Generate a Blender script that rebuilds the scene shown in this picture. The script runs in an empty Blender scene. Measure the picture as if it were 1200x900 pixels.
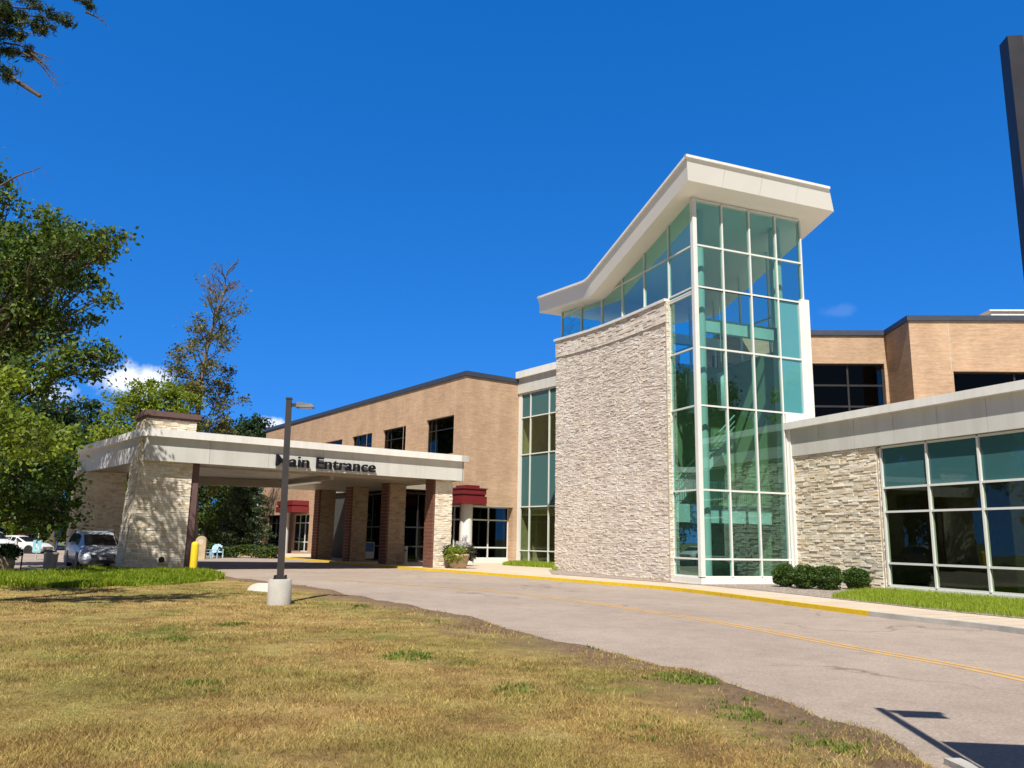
import bpy, math, random
import numpy as np
from mathutils import Vector, Matrix
R = math.radians
random.seed(7)
scene = bpy.context.scene
COL = scene.collection

# ------------------------------------------------------------------ helpers
class MB:
    """collects faces; build() links them as one mesh object"""
    def __init__(s): s.v=[]; s.f=[]; s.m=[]; s.sm=[]
    def add(s, vs, fs, m=0, smooth=False):
        o=len(s.v); s.v.extend([tuple(map(float,p)) for p in vs])
        for f in fs: s.f.append(tuple(o+i for i in f)); s.m.append(m); s.sm.append(smooth)
    def quad(s,a,b,c,d,m=0): s.add([a,b,c,d],[(0,1,2,3)],m)
    def box(s,x0,x1,y0,y1,z0,z1,m=0):
        vs=[(x0,y0,z0),(x1,y0,z0),(x1,y1,z0),(x0,y1,z0),(x0,y0,z1),(x1,y0,z1),(x1,y1,z1),(x0,y1,z1)]
        s.add(vs,[(0,3,2,1),(4,5,6,7),(0,1,5,4),(1,2,6,5),(2,3,7,6),(3,0,4,7)],m)
    def hexa(s,b,t,m=0):
        s.add(list(b)+list(t),[(0,3,2,1),(4,5,6,7),(0,1,5,4),(1,2,6,5),(2,3,7,6),(3,0,4,7)],m)
    def bar(s,p,q,w,h,m=0,up=(0,0,1)):
        p=Vector(p);q=Vector(q);d=(q-p).normalized();u=Vector(up)
        r=d.cross(u)
        if r.length<1e-4: r=d.cross(Vector((1,0,0)))
        r.normalize();u=r.cross(d).normalized();r=r*w/2;u=u*h/2
        s.hexa([p-r-u,p+r-u,p+r+u,p-r+u],[q-r-u,q+r-u,q+r+u,q-r+u],m)
    def tube(s,pts,rad,n=8,m=0,cap=True):
        pts=[Vector(p) for p in pts]; rings=[]
        ref=Vector((0.31,0.95,0.1))
        for i,p in enumerate(pts):
            d=(pts[min(i+1,len(pts)-1)]-pts[max(i-1,0)])
            if d.length<1e-6: d=Vector((0,0,1))
            d.normalize(); a=d.cross(ref)
            if a.length<1e-3: a=d.cross(Vector((1,0,0)))
            a.normalize(); b=d.cross(a); r=rad[i] if hasattr(rad,'__len__') else rad
            rings.append([p+(a*math.cos(6.2832*k/n)+b*math.sin(6.2832*k/n))*r for k in range(n)])
        vs=[x for q in rings for x in q]; fs=[]
        for i in range(len(pts)-1):
            for k in range(n): fs.append((i*n+k,i*n+(k+1)%n,(i+1)*n+(k+1)%n,(i+1)*n+k))
        s.add(vs,fs,m,True)
        if cap:
            s.add(rings[0],[tuple(range(n))],m); s.add(rings[-1],[tuple(range(n))[::-1]],m)
    def lathe(s,prof,n=24,m=0,c=(0,0,0),smooth=True):
        vs=[];fs=[]
        for r,z in prof:
            for k in range(n): vs.append((c[0]+r*math.cos(6.2832*k/n),c[1]+r*math.sin(6.2832*k/n),c[2]+z))
        for i in range(len(prof)-1):
            for k in range(n): fs.append((i*n+k,i*n+(k+1)%n,(i+1)*n+(k+1)%n,(i+1)*n+k))
        s.add(vs,fs,m,smooth)
        s.add(vs[:n],[tuple(range(n))[::-1]],m); s.add(vs[-n:],[tuple(range(n))],m)
    def prism(s,poly,z0,z1,m=0):
        n=len(poly); vs=[(p[0],p[1],z0) for p in poly]+[(p[0],p[1],z1) for p in poly]
        fs=[tuple(range(n))[::-1],tuple(range(n,2*n))]+[(i,(i+1)%n,n+(i+1)%n,n+i) for i in range(n)]
        s.add(vs,fs,m)
    def build(s,name,mats,parent=None,loc=None,rotz=0,recalc=False):
        me=bpy.data.meshes.new(name); me.from_pydata(s.v,[],s.f)
        if not isinstance(mats,(list,tuple)): mats=[mats]
        for m in mats: me.materials.append(m)
        me.polygons.foreach_set('material_index',s.m); me.polygons.foreach_set('use_smooth',s.sm)
        if recalc:
            import bmesh
            b=bmesh.new(); b.from_mesh(me); bmesh.ops.recalc_face_normals(b,faces=b.faces); b.to_mesh(me); b.free()
        me.update()
        o=bpy.data.objects.new(name,me); COL.objects.link(o)
        if parent: o.parent=parent
        if loc is not None: o.location=loc
        o.rotation_euler.z=rotz
        return o

def np_mesh(name,V,F,mat,parent=None,loc=None):
    """F: (n,k) array"""
    me=bpy.data.meshes.new(name); k=F.shape[1]
    me.vertices.add(len(V)); me.vertices.foreach_set('co',np.asarray(V,np.float32).ravel())
    me.loops.add(F.size); me.loops.foreach_set('vertex_index',F.astype(np.int32).ravel())
    me.polygons.add(len(F)); me.polygons.foreach_set('loop_start',np.arange(0,F.size,k,dtype=np.int32))
    me.polygons.foreach_set('loop_total',np.full(len(F),k,np.int32))
    me.materials.append(mat); me.update(calc_edges=True)
    o=bpy.data.objects.new(name,me); COL.objects.link(o)
    if parent: o.parent=parent
    if loc is not None: o.location=loc
    return o

def thing(name,label,cat,loc=(0,0,0),rotz=0,group=None):
    o=bpy.data.objects.new(name,None); COL.objects.link(o); o.empty_display_size=.2
    o.location=loc; o.rotation_euler=(0,0,rotz); return tag(o,label,cat,group)
def tag(o,label,cat,group=None,kind=None):
    if label: o['label']=label
    if cat: o['category']=cat
    if group: o['group']=group
    if kind: o['kind']=kind
    return o
def struct(o): o['kind']='structure'; return o
def copy_tree(o,parent=None):
    c=o.copy(); COL.objects.link(c)
    if parent: c.parent=parent
    for ch in list(o.children): copy_tree(ch,c)
    return c

# ------------------------------------------------------------------ materials
def nodes(name):
    m=bpy.data.materials.new(name); m.use_nodes=True; nt=m.node_tree
    for n in list(nt.nodes): nt.nodes.remove(n)
    out=nt.nodes.new('ShaderNodeOutputMaterial'); return m,nt,out
def N(nt,t,**k):
    n=nt.nodes.new(t)
    for a,b in k.items(): setattr(n,a,b)
    return n
def ramp(nt,fac,stops):
    r=N(nt,'ShaderNodeValToRGB'); e=r.color_ramp.elements
    while len(e)<len(stops): e.new(.5)
    for i,(p,c) in enumerate(stops): e[i].position=p; e[i].color=(*c,1)
    nt.links.new(fac,r.inputs[0]); return r.outputs[0]
def noise(nt,scale,detail=4,rough=.6,vec=None,dim=None):
    n=N(nt,'ShaderNodeTexNoise'); n.inputs['Scale'].default_value=scale; n.inputs['Detail'].default_value=detail; n.inputs['Roughness'].default_value=rough
    if vec is not None: nt.links.new(vec,n.inputs['Vector'])
    return n.outputs['Fac']
def objco(nt): return N(nt,'ShaderNodeTexCoord').outputs['Object']
def mixc(nt,f,a,b,mode='MIX'):
    n=N(nt,'ShaderNodeMix',data_type='RGBA',blend_type=mode)
    for s,i in ((f,0),(a,6),(b,7)):
        if isinstance(s,(int,float)): n.inputs[i].default_value=s
        elif isinstance(s,tuple): n.inputs[i].default_value=(*s,1)
        else: nt.links.new(s,n.inputs[i])
    return n.outputs[2]
def math_(nt,op,a,b=0.):
    n=N(nt,'ShaderNodeMath',operation=op)
    for s,i in ((a,0),(b,1)):
        if isinstance(s,(int,float)): n.inputs[i].default_value=s
        else: nt.links.new(s,n.inputs[i])
    return n.outputs[0]
def mapping(nt,vec,scale):
    n=N(nt,'ShaderNodeMapping'); n.inputs['Scale'].default_value=scale; nt.links.new(vec,n.inputs['Vector']); return n.outputs[0]
def bump(nt,h,strength,dist=.02):
    b=N(nt,'ShaderNodeBump'); b.inputs['Strength'].default_value=strength; b.inputs['Distance'].default_value=dist
    nt.links.new(h,b.inputs['Height']); return b.outputs[0]
def pbsdf(nt,out,col,rough=.7,metal=0.,spec=.5,normal=None):
    p=N(nt,'ShaderNodeBsdfPrincipled')
    if isinstance(col,tuple): p.inputs['Base Color'].default_value=(*col,1)
    else: nt.links.new(col,p.inputs['Base Color'])
    if isinstance(rough,(int,float)): p.inputs['Roughness'].default_value=rough
    else: nt.links.new(rough,p.inputs['Roughness'])
    p.inputs['Metallic'].default_value=metal; p.inputs['Specular IOR Level'].default_value=spec
    if normal is not None: nt.links.new(normal,p.inputs['Normal'])
    nt.links.new(p.outputs[0],out.inputs[0]); return p

def plain(name,col,rough=.6,metal=0.,var=.12,scale=3.,bmp=0.,spec=.5,fine=0.):
    m,nt,out=nodes(name); co=objco(nt)
    n=noise(nt,scale,5,.6,co)
    a=tuple(c*(1-var) for c in col); b=tuple(min(1,c*(1+var)) for c in col)
    c=ramp(nt,n,[(.3,a),(.7,b)])
    if fine:
        n2=noise(nt,scale*25,3,.6,co); c=mixc(nt,1.,c,ramp(nt,n2,[(.3,(1-fine,)*3),(.7,(1+fine,)*3)]),'MULTIPLY')
    nm=bump(nt,noise(nt,scale*12,4,.6,co),bmp,.02) if bmp else None
    rg=ramp(nt,noise(nt,scale*.7,4,.6,co),[(.2,(max(rough-.1,.02),)*3),(.8,(min(rough+.1,1),)*3)])
    pbsdf(nt,out,c,rg,metal,spec,nm); return m

def panelmat(name,col):
    m,nt,out=nodes(name); co=objco(nt)
    st=noise(nt,1,5,.65,mapping(nt,co,(2.6,2.6,.22))); bl=noise(nt,.5,4,.6,co)
    c=mixc(nt,1.,ramp(nt,st,[(.30,(.90,.885,.86)),(.55,(1,1,1))]),ramp(nt,bl,[(.3,(.93,.925,.91)),(.65,(1.02,1.02,1.02))]),'MULTIPLY')
    c=mixc(nt,1.,c,col,'MULTIPLY')
    pbsdf(nt,out,c,ramp(nt,bl,[(.3,(.38,)*3),(.7,(.58,)*3)]),0,.4); return m
def island(nt): return N(nt,'ShaderNodeNewGeometry').outputs['Random Per Island']

def stone_mat(name,stops,dirt=.15):
    m,nt,out=nodes(name); co=objco(nt)
    c=ramp(nt,island(nt),stops)
    n=noise(nt,6,6,.7,co); c=mixc(nt,.8,c,ramp(nt,n,[(.25,(.80,.78,.76)),(.6,(1.05,1.04,1.0))]),'MULTIPLY')
    big=noise(nt,.35,4,.6,co); c=mixc(nt,dirt,c,ramp(nt,big,[(.35,(.55,.5,.45)),(.6,(1,1,1))]),'MULTIPLY')
    nm=bump(nt,noise(nt,14,6,.7,co),.5,.025)
    pbsdf(nt,out,c,.9,0,.25,nm); return m

def brick_mat(name,c1,c2,mort,bw=.20,bh=.0667):
    m,nt,out=nodes(name); co=objco(nt)
    sx=N(nt,'ShaderNodeSeparateXYZ'); nt.links.new(co,sx.inputs[0])
    cx=N(nt,'ShaderNodeCombineXYZ'); nt.links.new(math_(nt,'ADD',sx.outputs[0],sx.outputs[1]),cx.inputs[0]); nt.links.new(sx.outputs[2],cx.inputs[1])
    b=N(nt,'ShaderNodeTexBrick'); nt.links.new(cx.outputs[0],b.inputs['Vector'])
    b.inputs['Color1'].default_value=(*c1,1); b.inputs['Color2'].default_value=(*c2,1); b.inputs['Mortar'].default_value=(*mort,1)
    b.inputs['Scale'].default_value=1; b.inputs['Mortar Size'].default_value=.009; b.inputs['Brick Width'].default_value=bw; b.inputs['Row Height'].default_value=bh
    b.inputs['Bias'].default_value=-.1
    n=noise(nt,.5,5,.65,co); c=mixc(nt,.75,b.outputs['Color'],ramp(nt,n,[(.3,(.8,.76,.72)),(.65,(1.1,1.08,1.05))]),'MULTIPLY')
    # per-course tone so rows read at a distance
    n2=noise(nt,1,3,.7,mapping(nt,cx.outputs[0],(.9,7.5,1)))
    c=mixc(nt,.6,c,ramp(nt,n2,[(.3,(.74,.71,.68)),(.7,(1.16,1.15,1.13))]),'MULTIPLY')
    streak=noise(nt,1,4,.6,mapping(nt,cx.outputs[0],(1.3,.12,1)))
    c=mixc(nt,.35,c,ramp(nt,streak,[(.35,(.8,.78,.75)),(.6,(1,1,1))]),'MULTIPLY')
    h=math_(nt,'ADD',math_(nt,'MULTIPLY',b.outputs['Fac'],-1.),math_(nt,'MULTIPLY',n2,1.2))
    nm=bump(nt,h,.55,.02)
    pbsdf(nt,out,c,.88,0,.25,nm); return m

def glass_mat(name,tint,refl=.12,rough=.0,body=0.,bodycol=(.05,.12,.12),rtint=(.85,1,1)):
    """tinted architectural glass: tinted see-through + fresnel mirror (+ a share of opaque body for spandrel)"""
    m,nt,out=nodes(name)
    t=N(nt,'ShaderNodeBsdfTransparent'); t.inputs[0].default_value=(*tint,1)
    base=t.outputs[0]
    if body>0:
        d=N(nt,'ShaderNodeBsdfDiffuse'); d.inputs[0].default_value=(*bodycol,1)
        mx=N(nt,'ShaderNodeMixShader'); mx.inputs[0].default_value=body
        nt.links.new(base,mx.inputs[1]); nt.links.new(d.outputs[0],mx.inputs[2]); base=mx.outputs[0]
    g=N(nt,'ShaderNodeBsdfGlossy'); g.inputs[0].default_value=(*rtint,1); g.inputs['Roughness'].default_value=rough
    bm=bump(nt,noise(nt,.6,2,.5,objco(nt)),.04,.05); nt.links.new(bm,g.inputs['Normal'])
    ge=N(nt,'ShaderNodeNewGeometry'); dt=N(nt,'ShaderNodeVectorMath',operation='DOT_PRODUCT'); nt.links.new(ge.outputs['Normal'],dt.inputs[0]); nt.links.new(ge.outputs['Incoming'],dt.inputs[1])
    c1=math_(nt,'SUBTRACT',1.,math_(nt,'ABSOLUTE',dt.outputs['Value']))
    f=math_(nt,'ADD',math_(nt,'MULTIPLY',math_(nt,'POWER',c1,5.),.9),refl); f=math_(nt,'MINIMUM',f,1.)
    mx=N(nt,'ShaderNodeMixShader'); nt.links.new(f,mx.inputs[0]); nt.links.new(base,mx.inputs[1]); nt.links.new(g.outputs[0],mx.inputs[2])
    nt.links.new(mx.outputs[0],out.inputs[0]); return m

def leaf_mat(name,stops,trans=.35,scale=.6):
    m,nt,out=nodes(name); co=objco(nt)
    f=math_(nt,'ADD',math_(nt,'MULTIPLY',island(nt),.55),math_(nt,'MULTIPLY',noise(nt,scale,3,.6,co),.6))
    f=math_(nt,'SUBTRACT',f,.08)
    c=ramp(nt,f,stops)
    p=N(nt,'ShaderNodeBsdfPrincipled'); nt.links.new(c,p.inputs['Base Color']); p.inputs['Roughness'].default_value=.55; p.inputs['Specular IOR Level'].default_value=.3
    t=N(nt,'ShaderNodeBsdfTranslucent'); nt.links.new(mixc(nt,1.,c,(1.3,1.35,.6),'MULTIPLY'),t.inputs[0])
    mx=N(nt,'ShaderNodeMixShader'); mx.inputs[0].default_value=trans
    nt.links.new(p.outputs[0],mx.inputs[1]); nt.links.new(t.outputs[0],mx.inputs[2]); nt.links.new(mx.outputs[0],out.inputs[0]); return m

def patches(nt,co):
    """colour of the dry lawn from world position: straw, ochre, brown earth and green patches"""
    n1=noise(nt,.28,5,.65,co); n2=noise(nt,1.1,5,.7,co); n3=noise(nt,.7,4,.6,mapping(nt,co,(1,1,1)))
    straw=ramp(nt,n2,[(.28,(.22,.14,.055)),(.5,(.42,.295,.115)),(.72,(.55,.42,.18))])
    g=ramp(nt,n1,[(.42,(0,0,0)),(.62,(1,1,1))])
    green=ramp(nt,n2,[(.3,(.10,.12,.022)),(.7,(.26,.27,.06))])
    c=mixc(nt,math_(nt,'MULTIPLY',g,.6),straw,green)
    n4=noise(nt,.75,4,.65,mapping(nt,co,(1,.8,1))); g4=ramp(nt,n4,[(.56,(0,0,0)),(.68,(.75,)*3)])
    c=mixc(nt,g4,c,(.155,.185,.04)); n5=noise(nt,.55,5,.7,mapping(nt,co,(.9,1.1,3)));
    c=mixc(nt,ramp(nt,n5,[(.60,(0,0,0)),(.72,(.6,)*3)]),c,(.17,.105,.055))
    return c
M={}
M['stone']=stone_mat('ledge_stone',[(0,(.56,.48,.42)),(.2,(.72,.63,.56)),(.45,(.83,.76,.69)),(.7,(.79,.69,.58)),(.85,(.86,.82,.76)),(1,(.68,.61,.56))])
M['stone_tan']=stone_mat('ledge_stone_tan',[(0,(.58,.49,.37)),(.2,(.74,.67,.54)),(.45,(.83,.77,.65)),(.62,(.70,.57,.39)),(.7,(.84,.79,.69)),(.9,(.78,.72,.61)),(1,(.58,.52,.44))])
M['mortar']=plain('joint_mortar',(.40,.35,.30),.95)  # mortar colour behind the stones and in the pavement joints
M['column_stone']=stone_mat('shaded_column_stone',[(0,(.30,.22,.15)),(.3,(.42,.32,.22)),(.6,(.46,.36,.26)),(1,(.34,.26,.18))])  # inner piers: tan stone with the canopy's shade put into the colour
M['brick']=brick_mat('tan_brick',(.60,.405,.265),(.50,.33,.215),(.56,.44,.33))
M['redbrick']=brick_mat('red_brick',(.21,.08,.055),(.15,.055,.04),(.22,.15,.12))
M['darkbrick']=plain('dark_brown_cap',(.13,.075,.07),.8)
M['panel']=panelmat('pale_grey_panel',(.60,.595,.555))
M['white']=panelmat('white_paint_metal',(.79,.78,.745))
M['roofwhite']=plain('cream_white_panel',(.84,.82,.77),.45,var=.03,scale=.5)
M['frame']=plain('pale_aluminium_frame',(.70,.71,.67),.4,var=.03)
M['darkframe']=plain('dark_bronze_frame',(.025,.024,.025),.45)
M['coping']=plain('dark_blue_grey_coping',(.045,.055,.08),.5)
M['soffit']=plain('soffit_metal',(.34,.30,.23),.42,var=.1,scale=1.2)
M['red']=plain('red_painted_metal',(.17,.016,.02),.5,var=.08)
M['glass']=glass_mat('green_glass',(.50,.82,.76),.22,rtint=(.62,1,.97))
M['glass_wing']=glass_mat('green_grey_glass',(.56,.66,.50),.05,rtint=(.8,1,.9))
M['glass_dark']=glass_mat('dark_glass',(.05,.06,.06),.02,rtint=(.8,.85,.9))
M['spandrel']=glass_mat('teal_spandrel',(.3,.5,.5),.28,body=.95,bodycol=(.10,.36,.40),rtint=(.8,1,.95))
M['spandrel_dk']=glass_mat('dark_teal_spandrel',(.3,.5,.5),.05,body=.95,bodycol=(.045,.13,.14),rtint=(.8,1,.95))
M['plaster']=plain('interior_plaster',(.36,.36,.19),.8,var=.03)
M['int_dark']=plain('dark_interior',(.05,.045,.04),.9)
M['int_tan']=plain('tan_interior',(.46,.39,.27),.9)
M['carpet']=plain('interior_floor',(.16,.14,.11),.8)
M['rail']=plain('railing_metal',(.20,.19,.15),.45)
M['concrete']=plain('concrete',(.56,.46,.35),.85,var=.1,scale=.8,bmp=.25,fine=.08)
M['concrete_g']=plain('grey_concrete',(.42,.40,.36),.85,var=.15,scale=2.,bmp=.3,fine=.1)
M['yellow']=plain('yellow_paint',(.80,.56,.02),.55,var=.06)
M['black']=plain('black_metal',(.018,.018,.020),.4)
M['letters']=plain('near_black_letters',(.010,.010,.016),.5,spec=.2)
M['lamp']=plain('grey_brown_pole',(.034,.030,.032),.45)
M['sign']=plain('dark_bronze_sign',(.022,.021,.027),.4)
M['tyre']=plain('tyre_rubber',(.02,.02,.02),.9)
M['rim']=plain('alloy_rim',(.45,.45,.46),.35,metal=.6)
M['carglass']=plain('car_glass',(.012,.014,.017),.08)
M['lens']=plain('headlamp_lens',(.55,.58,.6),.15)
M['plate']=plain('number_plate',(.6,.6,.58),.5)
M['cardark']=plain('car_dark_plastic',(.02,.02,.022),.55)
M['redlamp']=plain('tail_lamp',(.35,.02,.02),.25)
def carpaint(name,c,r=.28): 
    m=plain(name,c,r,metal=.15,var=.02); 
    return m
M['silver']=carpaint('silver_paint',(.46,.50,.56)); M['cwhite']=carpaint('white_paint',(.78,.78,.77)); M['cred']=carpaint('red_car_paint',(.30,.02,.03))
M['bark']=plain('bark',(.10,.075,.055),.95,var=.3,scale=5,bmp=.6)
M['greybark']=plain('grey_dead_bark',(.135,.115,.10),.95,var=.3,scale=5,bmp=.5)
M['oak']=leaf_mat('oak_leaves',[(.1,(.018,.045,.012)),(.4,(.05,.10,.02)),(.65,(.12,.18,.032)),(.9,(.28,.30,.07))],.34,.45)
M['pine']=leaf_mat('pine_needles',[(.1,(.018,.035,.016)),(.5,(.04,.07,.028)),(.9,(.10,.13,.05))],.2,.7)
M['dkleaf']=leaf_mat('dark_leaves',[(.1,(.012,.032,.014)),(.5,(.03,.065,.022)),(.9,(.075,.11,.03))],.25,.4)
M['midleaf']=leaf_mat('mid_leaves',[(.1,(.03,.06,.014)),(.5,(.065,.11,.022)),(.9,(.14,.17,.04))],.3,.4)
M['limeleaf']=leaf_mat('lime_leaves',[(.1,(.08,.13,.015)),(.5,(.20,.27,.03)),(.9,(.36,.39,.07))],.42,.4)
M['ochreleaf']=leaf_mat('ochre_leaves',[(.1,(.05,.055,.014)),(.5,(.13,.135,.028)),(.9,(.25,.21,.05))],.3,.5)
M['box']=leaf_mat('boxwood_leaves',[(.1,(.02,.048,.010)),(.5,(.055,.11,.018)),(.9,(.13,.19,.035))],.25,1.2)
M['bedgrass']=leaf_mat('lily_leaves',[(.1,(.07,.12,.008)),(.5,(.21,.29,.015)),(.9,(.42,.47,.05))],.4,.9)
M['stripgrass']=leaf_mat('strip_grass',[(.1,(.15,.23,.015)),(.5,(.28,.37,.03)),(.9,(.44,.50,.08))],.4,.9)
M['tuft']=leaf_mat('green_tuft',[(.1,(.08,.12,.02)),(.5,(.17,.22,.04)),(.9,(.28,.33,.07))],.35,.9)
M['flower']=leaf_mat('pale_flowers',[(.1,(.35,.33,.42)),(.5,(.55,.52,.62)),(.9,(.75,.73,.78))],.3,1)
M['purple']=leaf_mat('purple_leaves',[(.1,(.02,.03,.015)),(.5,(.05,.05,.03)),(.9,(.09,.10,.06))],.2,1)
M['pot']=plain('terracotta_pot',(.46,.33,.22),.8)
M['barrel']=plain('weathered_wood_tub',(.28,.21,.15),.85,var=.25,scale=4)
M['blue']=plain('blue_panel',(.06,.17,.42),.5)
M['skyplastic']=plain('pale_blue_plastic',(.40,.58,.72),.5)
M['cyan']=plain('cyan_sign',(.22,.50,.58),.5)
M['navy']=plain('navy_plastic',(.04,.08,.20),.5)
M['tanstone']=plain('tan_stone',(.46,.36,.22),.8,var=.2)

def lawn_ground():
    m,nt,out=nodes('dry_lawn'); co=objco(nt)
    c=patches(nt,co)
    f=noise(nt,22,6,.75,co); c=mixc(nt,.9,c,ramp(nt,f,[(.3,(.45,.42,.40)),(.65,(1.08,1.06,1.02))]),'MULTIPLY')
    # bare brown earth along the drive: vertex attribute "edge" holds distance to the edge
    a=N(nt,'ShaderNodeAttribute'); a.attribute_name='edge'
    e=math_(nt,'ADD',a.outputs['Fac'],math_(nt,'MULTIPLY',math_(nt,'SUBTRACT',noise(nt,.55,5,.7,co),.5),3.6))
    k=ramp(nt,e,[(0,(1,1,1)),(.95,(1,1,1)),(1.,(0,0,0))])
    mr=N(nt,'ShaderNodeMapRange'); mr.inputs[1].default_value=.85; mr.inputs[2].default_value=2.0; mr.inputs[3].default_value=1; mr.inputs[4].default_value=0; nt.links.new(e,mr.inputs[0])
    soil=ramp(nt,noise(nt,9,6,.75,co),[(.3,(.12,.078,.05)),(.7,(.27,.185,.12))])
    c=mixc(nt,mr.outputs[0],c,soil)
    nm=bump(nt,noise(nt,30,6,.8,co),.9,.03)
    pbsdf(nt,out,c,.95,0,.1,nm); return m
M['lawn']=lawn_ground()
def blade_mat():
    m,nt,out=nodes('dry_grass_blades'); co=objco(nt)
    c=patches(nt,co)
    v=ramp(nt,island(nt),[(0,(.62,.58,.5)),(.5,(1.05,1.05,1.0)),(.85,(1.4,1.38,1.3)),(1,(1.75,1.7,1.6))])
    c=mixc(nt,1.,c,v,'MULTIPLY')
    p=N(nt,'ShaderNodeBsdfPrincipled'); nt.links.new(c,p.inputs['Base Color']); p.inputs['Roughness'].default_value=.7; p.inputs['Specular IOR Level'].default_value=.2
    t=N(nt,'ShaderNodeBsdfTranslucent'); nt.links.new(c,t.inputs[0])
    mx=N(nt,'ShaderNodeMixShader'); mx.inputs[0].default_value=.3
    nt.links.new(p.outputs[0],mx.inputs[1]); nt.links.new(t.outputs[0],mx.inputs[2]); nt.links.new(mx.outputs[0],out.inputs[0]); return m
M['blade']=blade_mat()
def asphalt():
    m,nt,out=nodes('weathered_asphalt'); co=objco(nt)
    big=noise(nt,.18,5,.65,co); c=ramp(nt,big,[(.3,(.335,.27,.225)),(.7,(.43,.355,.295))])
    f=noise(nt,70,4,.8,co); c=mixc(nt,.85,c,ramp(nt,f,[(.3,(.6,.6,.6)),(.7,(1.25,1.24,1.22))]),'MULTIPLY')
    md=noise(nt,2.2,6,.7,co); c=mixc(nt,.5,c,ramp(nt,md,[(.35,(.78,.77,.76)),(.55,(1.03,1.03,1.03))]),'MULTIPLY')
    # tyre-worn wheel tracks and fine cracks
    f3=noise(nt,24,3,.8,co); c=mixc(nt,.8,c,ramp(nt,f3,[(.33,(.72,.71,.70)),(.66,(1.2,1.2,1.19))]),'MULTIPLY')
    wv=N_color(nt,co); lw=noise(nt,.11,3,.5,wv); ck=ramp(nt,math_(nt,'ABSOLUTE',math_(nt,'SUBTRACT',lw,.5)),[(0,(.45,.42,.40)),(.0016,(.6,.58,.56)),(.004,(1,1,1))])
    gate=ramp(nt,noise(nt,.25,2,.5,co),[(.46,(0,0,0)),(.56,(.8,.8,.8))]); c=mixc(nt,gate,c,mixc(nt,1.,c,ck,'MULTIPLY'))
    oil=ramp(nt,noise(nt,.9,4,.6,co),[(.66,(1,1,1)),(.80,(.74,.72,.70))]); c=mixc(nt,.8,c,oil,'MULTIPLY')
    nm=bump(nt,f,.5,.01); pbsdf(nt,out,c,.9,0,.25,nm); return m
def N_color(nt,co):
    n=N(nt,'ShaderNodeTexNoise'); n.inputs['Scale'].default_value=1.2; n.inputs['Detail'].default_value=4; nt.links.new(co,n.inputs['Vector']); 
    a=N(nt,'ShaderNodeVectorMath',operation='ADD'); nt.links.new(co,a.inputs[0]); nt.links.new(n.outputs['Color'],a.inputs[1]); return a.outputs[0]
M['asphalt']=asphalt()
def wornpaint(name,col):
    m,nt,out=nodes(name); co=objco(nt)
    f=noise(nt,26,5,.8,co); f2=noise(nt,1.5,4,.6,co)
    k=ramp(nt,math_(nt,'ADD',math_(nt,'MULTIPLY',f,.6),math_(nt,'MULTIPLY',f2,.4)),[(.40,(0,0,0)),(.50,(1,1,1))])
    c=mixc(nt,k,(.30,.25,.2),col); pbsdf(nt,out,c,.8,0,.3); return m
M['linepaint']=wornpaint('worn_yellow_line',(.62,.36,.10))
def kerbpaint():
    m,nt,out=nodes('worn_yellow_kerb'); co=objco(nt)
    k=ramp(nt,noise(nt,.9,6,.7,co),[(.28,(0,0,0)),(.36,(1,1,1))])
    c=mixc(nt,k,(.30,.21,.10),ramp(nt,noise(nt,7,5,.7,co),[(.3,(.62,.40,.02)),(.7,(.76,.53,.03))])); pbsdf(nt,out,c,.7,0,.3); return m
M['kerbpaint']=kerbpaint()
def gravel():
    m,nt,out=nodes('river_gravel'); co=objco(nt)
    v=N(nt,'ShaderNodeTexVoronoi'); v.inputs['Scale'].default_value=16; nt.links.new(co,v.inputs['Vector'])
    sp=N(nt,'ShaderNodeSeparateColor'); nt.links.new(v.outputs['Color'],sp.inputs[0])
    c=ramp(nt,sp.outputs[0],[(0,(.22,.17,.14)),(.5,(.40,.33,.28)),(1,(.58,.52,.47))])
    c=mixc(nt,.7,c,ramp(nt,v.outputs['Distance'],[(.2,(1,1,1)),(.75,(.4,.38,.36))]),'MULTIPLY')
    pbsdf(nt,out,c,.85,0,.3,bump(nt,v.outputs['Distance'],-.8,.04)); return m
M['gravel']=gravel()
M['meadow']=plain('far_meadow',(.12,.13,.04),.95,var=.4,scale=.15)

# ------------------------------------------------------------------ camera
F_PX=949.; PITCH,ROLL=R(10.87),R(1.088)
cp,sp_=math.cos(PITCH),math.sin(PITCH)
r0=Vector((1,0,0)); u0=Vector((0,-sp_,cp)); fw=Vector((0,cp,sp_))
cr,sr=math.cos(ROLL),math.sin(ROLL)
rr=r0*cr+u0*sr; uu=-r0*sr+u0*cr
cam=bpy.data.cameras.new('camera'); camo=bpy.data.objects.new('camera',cam); COL.objects.link(camo)
camo.matrix_world=Matrix(((rr.x,uu.x,-fw.x,0),(rr.y,uu.y,-fw.y,0),(rr.z,uu.z,-fw.z,1.6),(0,0,0,1)))
cam.sensor_width=36; cam.lens=36*F_PX/1200; cam.clip_end=6000; cam.clip_start=.1
scene.camera=camo

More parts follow.
